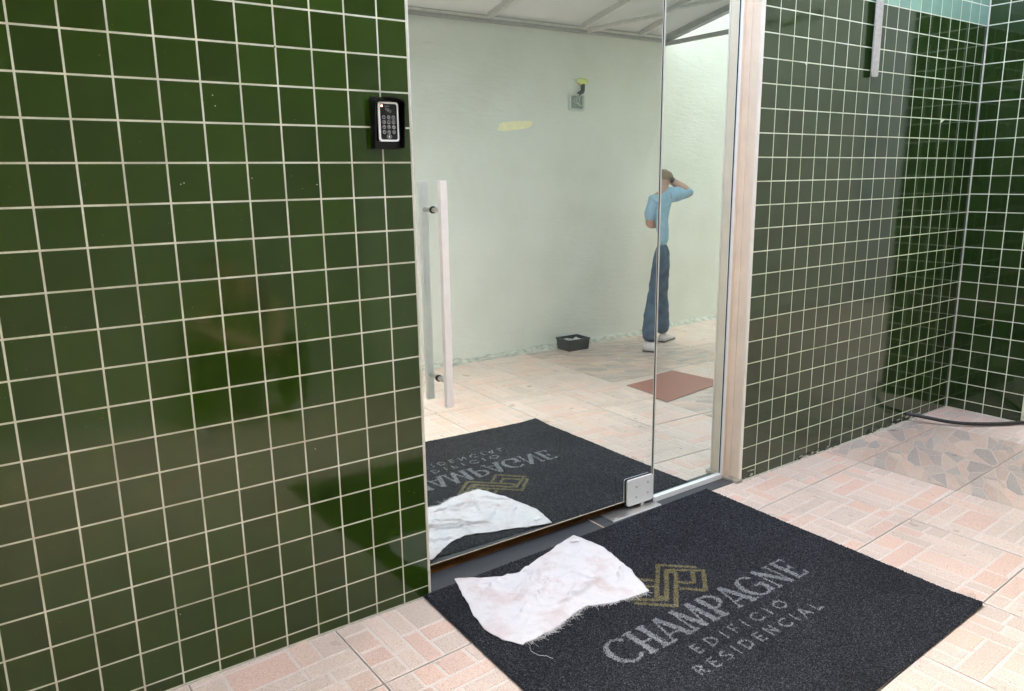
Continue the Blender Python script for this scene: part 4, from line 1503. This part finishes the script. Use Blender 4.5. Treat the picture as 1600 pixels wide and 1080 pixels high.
def shoe(parent, heel, toe, name='shoe'):
    heel, toe = Vector(heel), Vector(toe)
    d = (toe - heel)
    L = d.length
    d = d.normalized()
    s_ = Vector((-d.y, d.x, 0))
    prof = [(0, .030, .075), (.15, .036, .085), (.35, .036, .078), (.6, .044, .055), (.85, .042, .040), (1.0, .022, .026)]
    bm = bmesh.new()
    rings = []
    for (t_, w_, h_) in prof:
        c = heel + d * (t_ * L)
        rings.append([bm.verts.new(c + s_ * (w_ * math.cos(a)) + Vector((0, 0, .012 + h_ * max(0, math.sin(a))))) for a in [math.radians(x) for x in (0, 30, 60, 90, 120, 150, 180)]])
    for a, b in zip(rings, rings[1:]):
        for k in range(6): bm.faces.new((a[k], a[k + 1], b[k + 1], b[k]))
        bm.faces.new((a[6], a[0], b[0], b[6]))
    bm.faces.new(rings[0]); bm.faces.new(rings[-1][::-1])
    bmesh.ops.recalc_face_normals(bm, faces=bm.faces[:])
    o = reparent(bm_obj(name, bm, M_SHOE, None, True), parent)
    bm = bmesh.new()
    outl = [heel + d * (t_ * L) + s_ * (w_ * 1.08) * sg for sg, seq in ((1, prof), (-1, prof[::-1])) for (t_, w_, h_) in seq]
    f = [bm.verts.new((v.x, v.y, .0025)) for v in outl]
    g_ = [bm.verts.new((v.x, v.y, .016)) for v in outl]
    bm.faces.new(f[::-1]); bm.faces.new(g_)
    for k in range(len(f)): bm.faces.new((f[k], f[(k + 1) % len(f)], g_[(k + 1) % len(f)], g_[k]))
    bmesh.ops.recalc_face_normals(bm, faces=bm.faces[:])
    so = bm_obj('sole', bm, M_SOLE, o)
    return o

# standing person; lateral / depth frame
pc = Vector((4.72, -2.30, 0))
LA, DE = Vector((.68, .73, 0)), Vector((.73, -.68, 0))
def Q(l, d, z): return pc + LA * l + DE * d + Vector((0, 0, z))
per = empty('person', (pc.x, pc.y, 0))
tag(per, 'person in light blue top and jeans with one hand raised to the head', 'person')
fwd = Vector((.95, -.30, 0)).normalized()
lft = Vector((.30, .95, 0)).normalized()
F = Fig()
pel = F.add(Q(.045, .02, .92), (.09, .075))
wai = F.add(Q(.045, .02, 1.05), (.08, .065), pel)
che = F.add(Q(.01, .02, 1.22), (.10, .075), wai)
nck0 = F.add(Q(.03, .02, 1.345), (.075, .06), che)
nck = F.add(Q(.065, .03, 1.40), .045, nck0)
hd0 = F.add(Q(.085, .04, 1.45), (.062, .065), nck)
hd1 = F.add(Q(.10, .05, 1.50), (.066, .072), hd0)
shA = F.add(Q(.15, .05, 1.335), .052, nck0)
elA = F.add(Q(.335, .08, 1.345), .042, shA)
wrA = F.add(Q(.185, .10, 1.44), .027, elA)
hand(F, wrA, F.p[wrA], Q(.115, .06, 1.49) - Q(.185, .10, 1.44), Vector((0, 0, 1)), -DE, .9)
shB = F.add(Q(-.105, -.03, 1.30), .040, nck0)
elB = F.add(Q(-.140, -.02, 1.085), .034, shB)
wrB = F.add(Q(-.075, .19, 1.08), .027, elB)
hand(F, wrB, F.p[wrB], Q(.03, .32, 1.10) - Q(-.075, .19, 1.08), Vector((0, 0, 1)), LA, .9)
hA = F.add(Q(.080, .04, .80), .058, pel)
kA = F.add(Q(.092, .15, .50), .042, hA)
aA = F.add(Q(.130, .28, .11), .035, kA)
hB = F.add(Q(-.008, -.02, .80), .058, pel)
kB = F.add(Q(-.065, -.05, .50), .042, hB)
aB = F.add(Q(-.125, -.17, .11), .035, kB)
skin_obj('body', F.p, F.e, F.r, M_SKIN, per, 0)
# face on the far side: nose, ears
T_ = Fig()
a = T_.add(Q(.045, .02, .865), (.116, .097)); b = T_.add(Q(.045, .02, 1.02), (.106, .088), a); c = T_.add(Q(.01, .02, 1.22), (.122, .096), b)
d = T_.add(Q(.03, .02, 1.335), (.095, .072), c)
e1 = T_.add(Q(.145, .05, 1.335), .062, d); e2 = T_.add(Q(.24, .065, 1.345), .056, e1); e3 = T_.add(Q(.335, .08, 1.350), .050, e2); e4 = T_.add(Q(.290, .085, 1.375), .044, e3)
e1 = T_.add(Q(-.105, -.03, 1.295), .050, d); e2 = T_.add(Q(-.128, -.025, 1.19), .045, e1); e3 = T_.add(Q(-.140, -.02, 1.10), .043, e2)
skin_obj('blue_top', T_.p, T_.e, T_.r, M_SHIRT, per, 0)
J = Fig()
a = J.add(Q(.045, .02, .965), (.104, .088)); p0 = J.add(Q(.045, .02, .88), (.118, .10), a)
q1 = J.add(Q(.080, .04, .78), .080, p0); q2 = J.add(Q(.092, .15, .50), .060, q1); q3 = J.add(Q(.112, .22, .28), .058, q2); q4 = J.add(Q(.120, .28, .080), .060, q3)
q1 = J.add(Q(-.008, -.02, .78), .082, p0); q2 = J.add(Q(-.065, -.05, .50), .062, q1); q3 = J.add(Q(-.095, -.12, .28), .062, q2); q4 = J.add(Q(-.110, -.16, .075), .062, q3)
skin_obj('jeans', J.p, J.e, J.r, M_JEANS, per, 0)
hq = Fig()
a = hq.add(Q(.080, .03, 1.44), (.060, .062)); b = hq.add(Q(.098, .04, 1.505), (.074, .080), a); c = hq.add(Q(.105, .055, 1.535), (.058, .062), b)
skin_obj('hair', hq.p, hq.e, hq.r, M_HAIR, per, 0)
bm = bmesh.new()
bmesh.ops.create_icosphere(bm, subdivisions=2, radius=.028)
for v in bm.verts: v.co += Q(.165, .03, 1.462)
reparent(bm_obj('hair_tie', bm, simple('brown_hair_tie', (.10, .07, .06), .7), None, True), per)
# face details
for nme, lo_, rr_ in (('nose', .078, (.010, .010)),):
    nf = Fig()
    hc = Q(.10, .05, 1.49)
    a = nf.add(hc + fwd * .060 + Vector((0, 0, .005)), .010); b = nf.add(hc + fwd * .080 + Vector((0, 0, -.012)), .012, a)
    skin_obj('nose', nf.p, nf.e, nf.r, M_SKIN, per, 0, 1)
for sg in (-1, 1):
    bm = bmesh.new()
    bmesh.ops.create_icosphere(bm, subdivisions=2, radius=.011)
    for v in bm.verts: v.co = v.co + hc + fwd * .056 + lft * .028 * sg + Vector((0, 0, .012))
    reparent(bm_obj('eye', bm, simple('eye_white', (.7, .7, .68), .3), None, True), per)
bm = bmesh.new()
bmesh.ops.create_icosphere(bm, subdivisions=2, radius=.018)
for v in bm.verts: v.co = Vector((v.co.x, v.co.y, v.co.z * .3)) + hc + fwd * .052 + Vector((0, 0, -.036))
reparent(bm_obj('mouth', bm, simple('lips', (.5, .2, .17), .5), None, True), per)
shoe(per, Q(.135, .28, 0) - fwd * .05, Q(.135, .28, 0) + fwd * .19)
shoe(per, Q(-.130, -.17, 0) - Vector((.2, .6, 0)).normalized() * .03, Q(-.130, -.17, 0) + Vector((.55, .8, 0)).normalized() * .19)

# second person, only present as a blurred reflection in the left tiles: crouching by the far wall
pr = empty('person', (11.3 * S, -24.3 * S, 0))
tag(pr, 'person in dark trousers crouching, a blurred reflection in the left green tiles', 'person')
b0_ = Vector((11.2 * S, -24.6 * S, 0))
X_, Y_ = Vector((1, 0, 0)), Vector((0, 1, 0))
def K(x, y, z): return b0_ + X_ * x + Y_ * y + Vector((0, 0, z))
F = Fig()
pel = F.add(K(0, -.08, .40), (.15, .12))
wai = F.add(K(0, -.05, .56), (.12, .10), pel)
che = F.add(K(-.02, .04, .76), (.14, .10), wai)
nk0 = F.add(K(-.04, .10, .88), (.07, .06), che)
nk = F.add(K(-.06, .13, .93), .045, nk0)
h0 = F.add(K(-.08, .17, .99), (.062, .066), nk)
h1 = F.add(K(-.09, .18, 1.04), (.066, .072), h0)
ends = []
for sg in (-1, 1):
    s1 = F.add(K(-.04 + .15 * sg, .08, .85), .05, nk0)
    s2 = F.add(K(-.02 + .24 * sg, .22, .66), .040, s1)
    s3 = F.add(K(.02 + .10 * sg, .40, .58), .028, s2)
    hand(F, s3, F.p[s3], Vector((-.4 * sg, .8, -.2)), Vector((-sg, 0, .6)), Vector((0, 0, -1)), .95)
    k1 = F.add(K(.12 * sg, .0, .40), .085, pel)
    k2 = F.add(K(.26 * sg, .30, .52), .062, k1)
    k3 = F.add(K(.27 * sg, .14, .10), .04, k2)
skin_obj('body', F.p, F.e, F.r, M_SKIN, pr, 0)
T_ = Fig()
a = T_.add(K(0, -.06, .48), (.145, .12)); b = T_.add(K(0, -.05, .56), (.135, .115), a); c = T_.add(K(-.02, .04, .76), (.155, .115), b); d = T_.add(K(-.04, .10, .87), (.085, .07), c)
for sg in (-1, 1):
    s1 = T_.add(K(-.04 + .15 * sg, .08, .85), .062, d); s2 = T_.add(K(-.03 + .21 * sg, .18, .73), .055, s1)
skin_obj('shirt', T_.p, T_.e, T_.r, M_PINK, pr, 0)
J = Fig()
a = J.add(K(0, -.08, .46), (.14, .12)); p0 = J.add(K(0, -.08, .38), (.165, .13), a)
for sg in (-1, 1):
    k1 = J.add(K(.13 * sg, .02, .40), .10, p0); k2 = J.add(K(.26 * sg, .30, .52), .078, k1); k3 = J.add(K(.27 * sg, .20, .28), .075, k2); k4 = J.add(K(.27 * sg, .15, .09), .075, k3)
skin_obj('trousers', J.p, J.e, J.r, M_DTROUS, pr, 0)
hq = Fig()
a = hq.add(K(-.085, .155, 1.01), (.062, .066)); b = hq.add(K(-.09, .16, 1.065), (.072, .078), a)
skin_obj('hair', hq.p, hq.e, hq.r, M_HAIRD, pr, 0)
for sg in (-1, 1):
    shoe(pr, K(.27 * sg, .08, 0), K(.33 * sg, .33, 0))
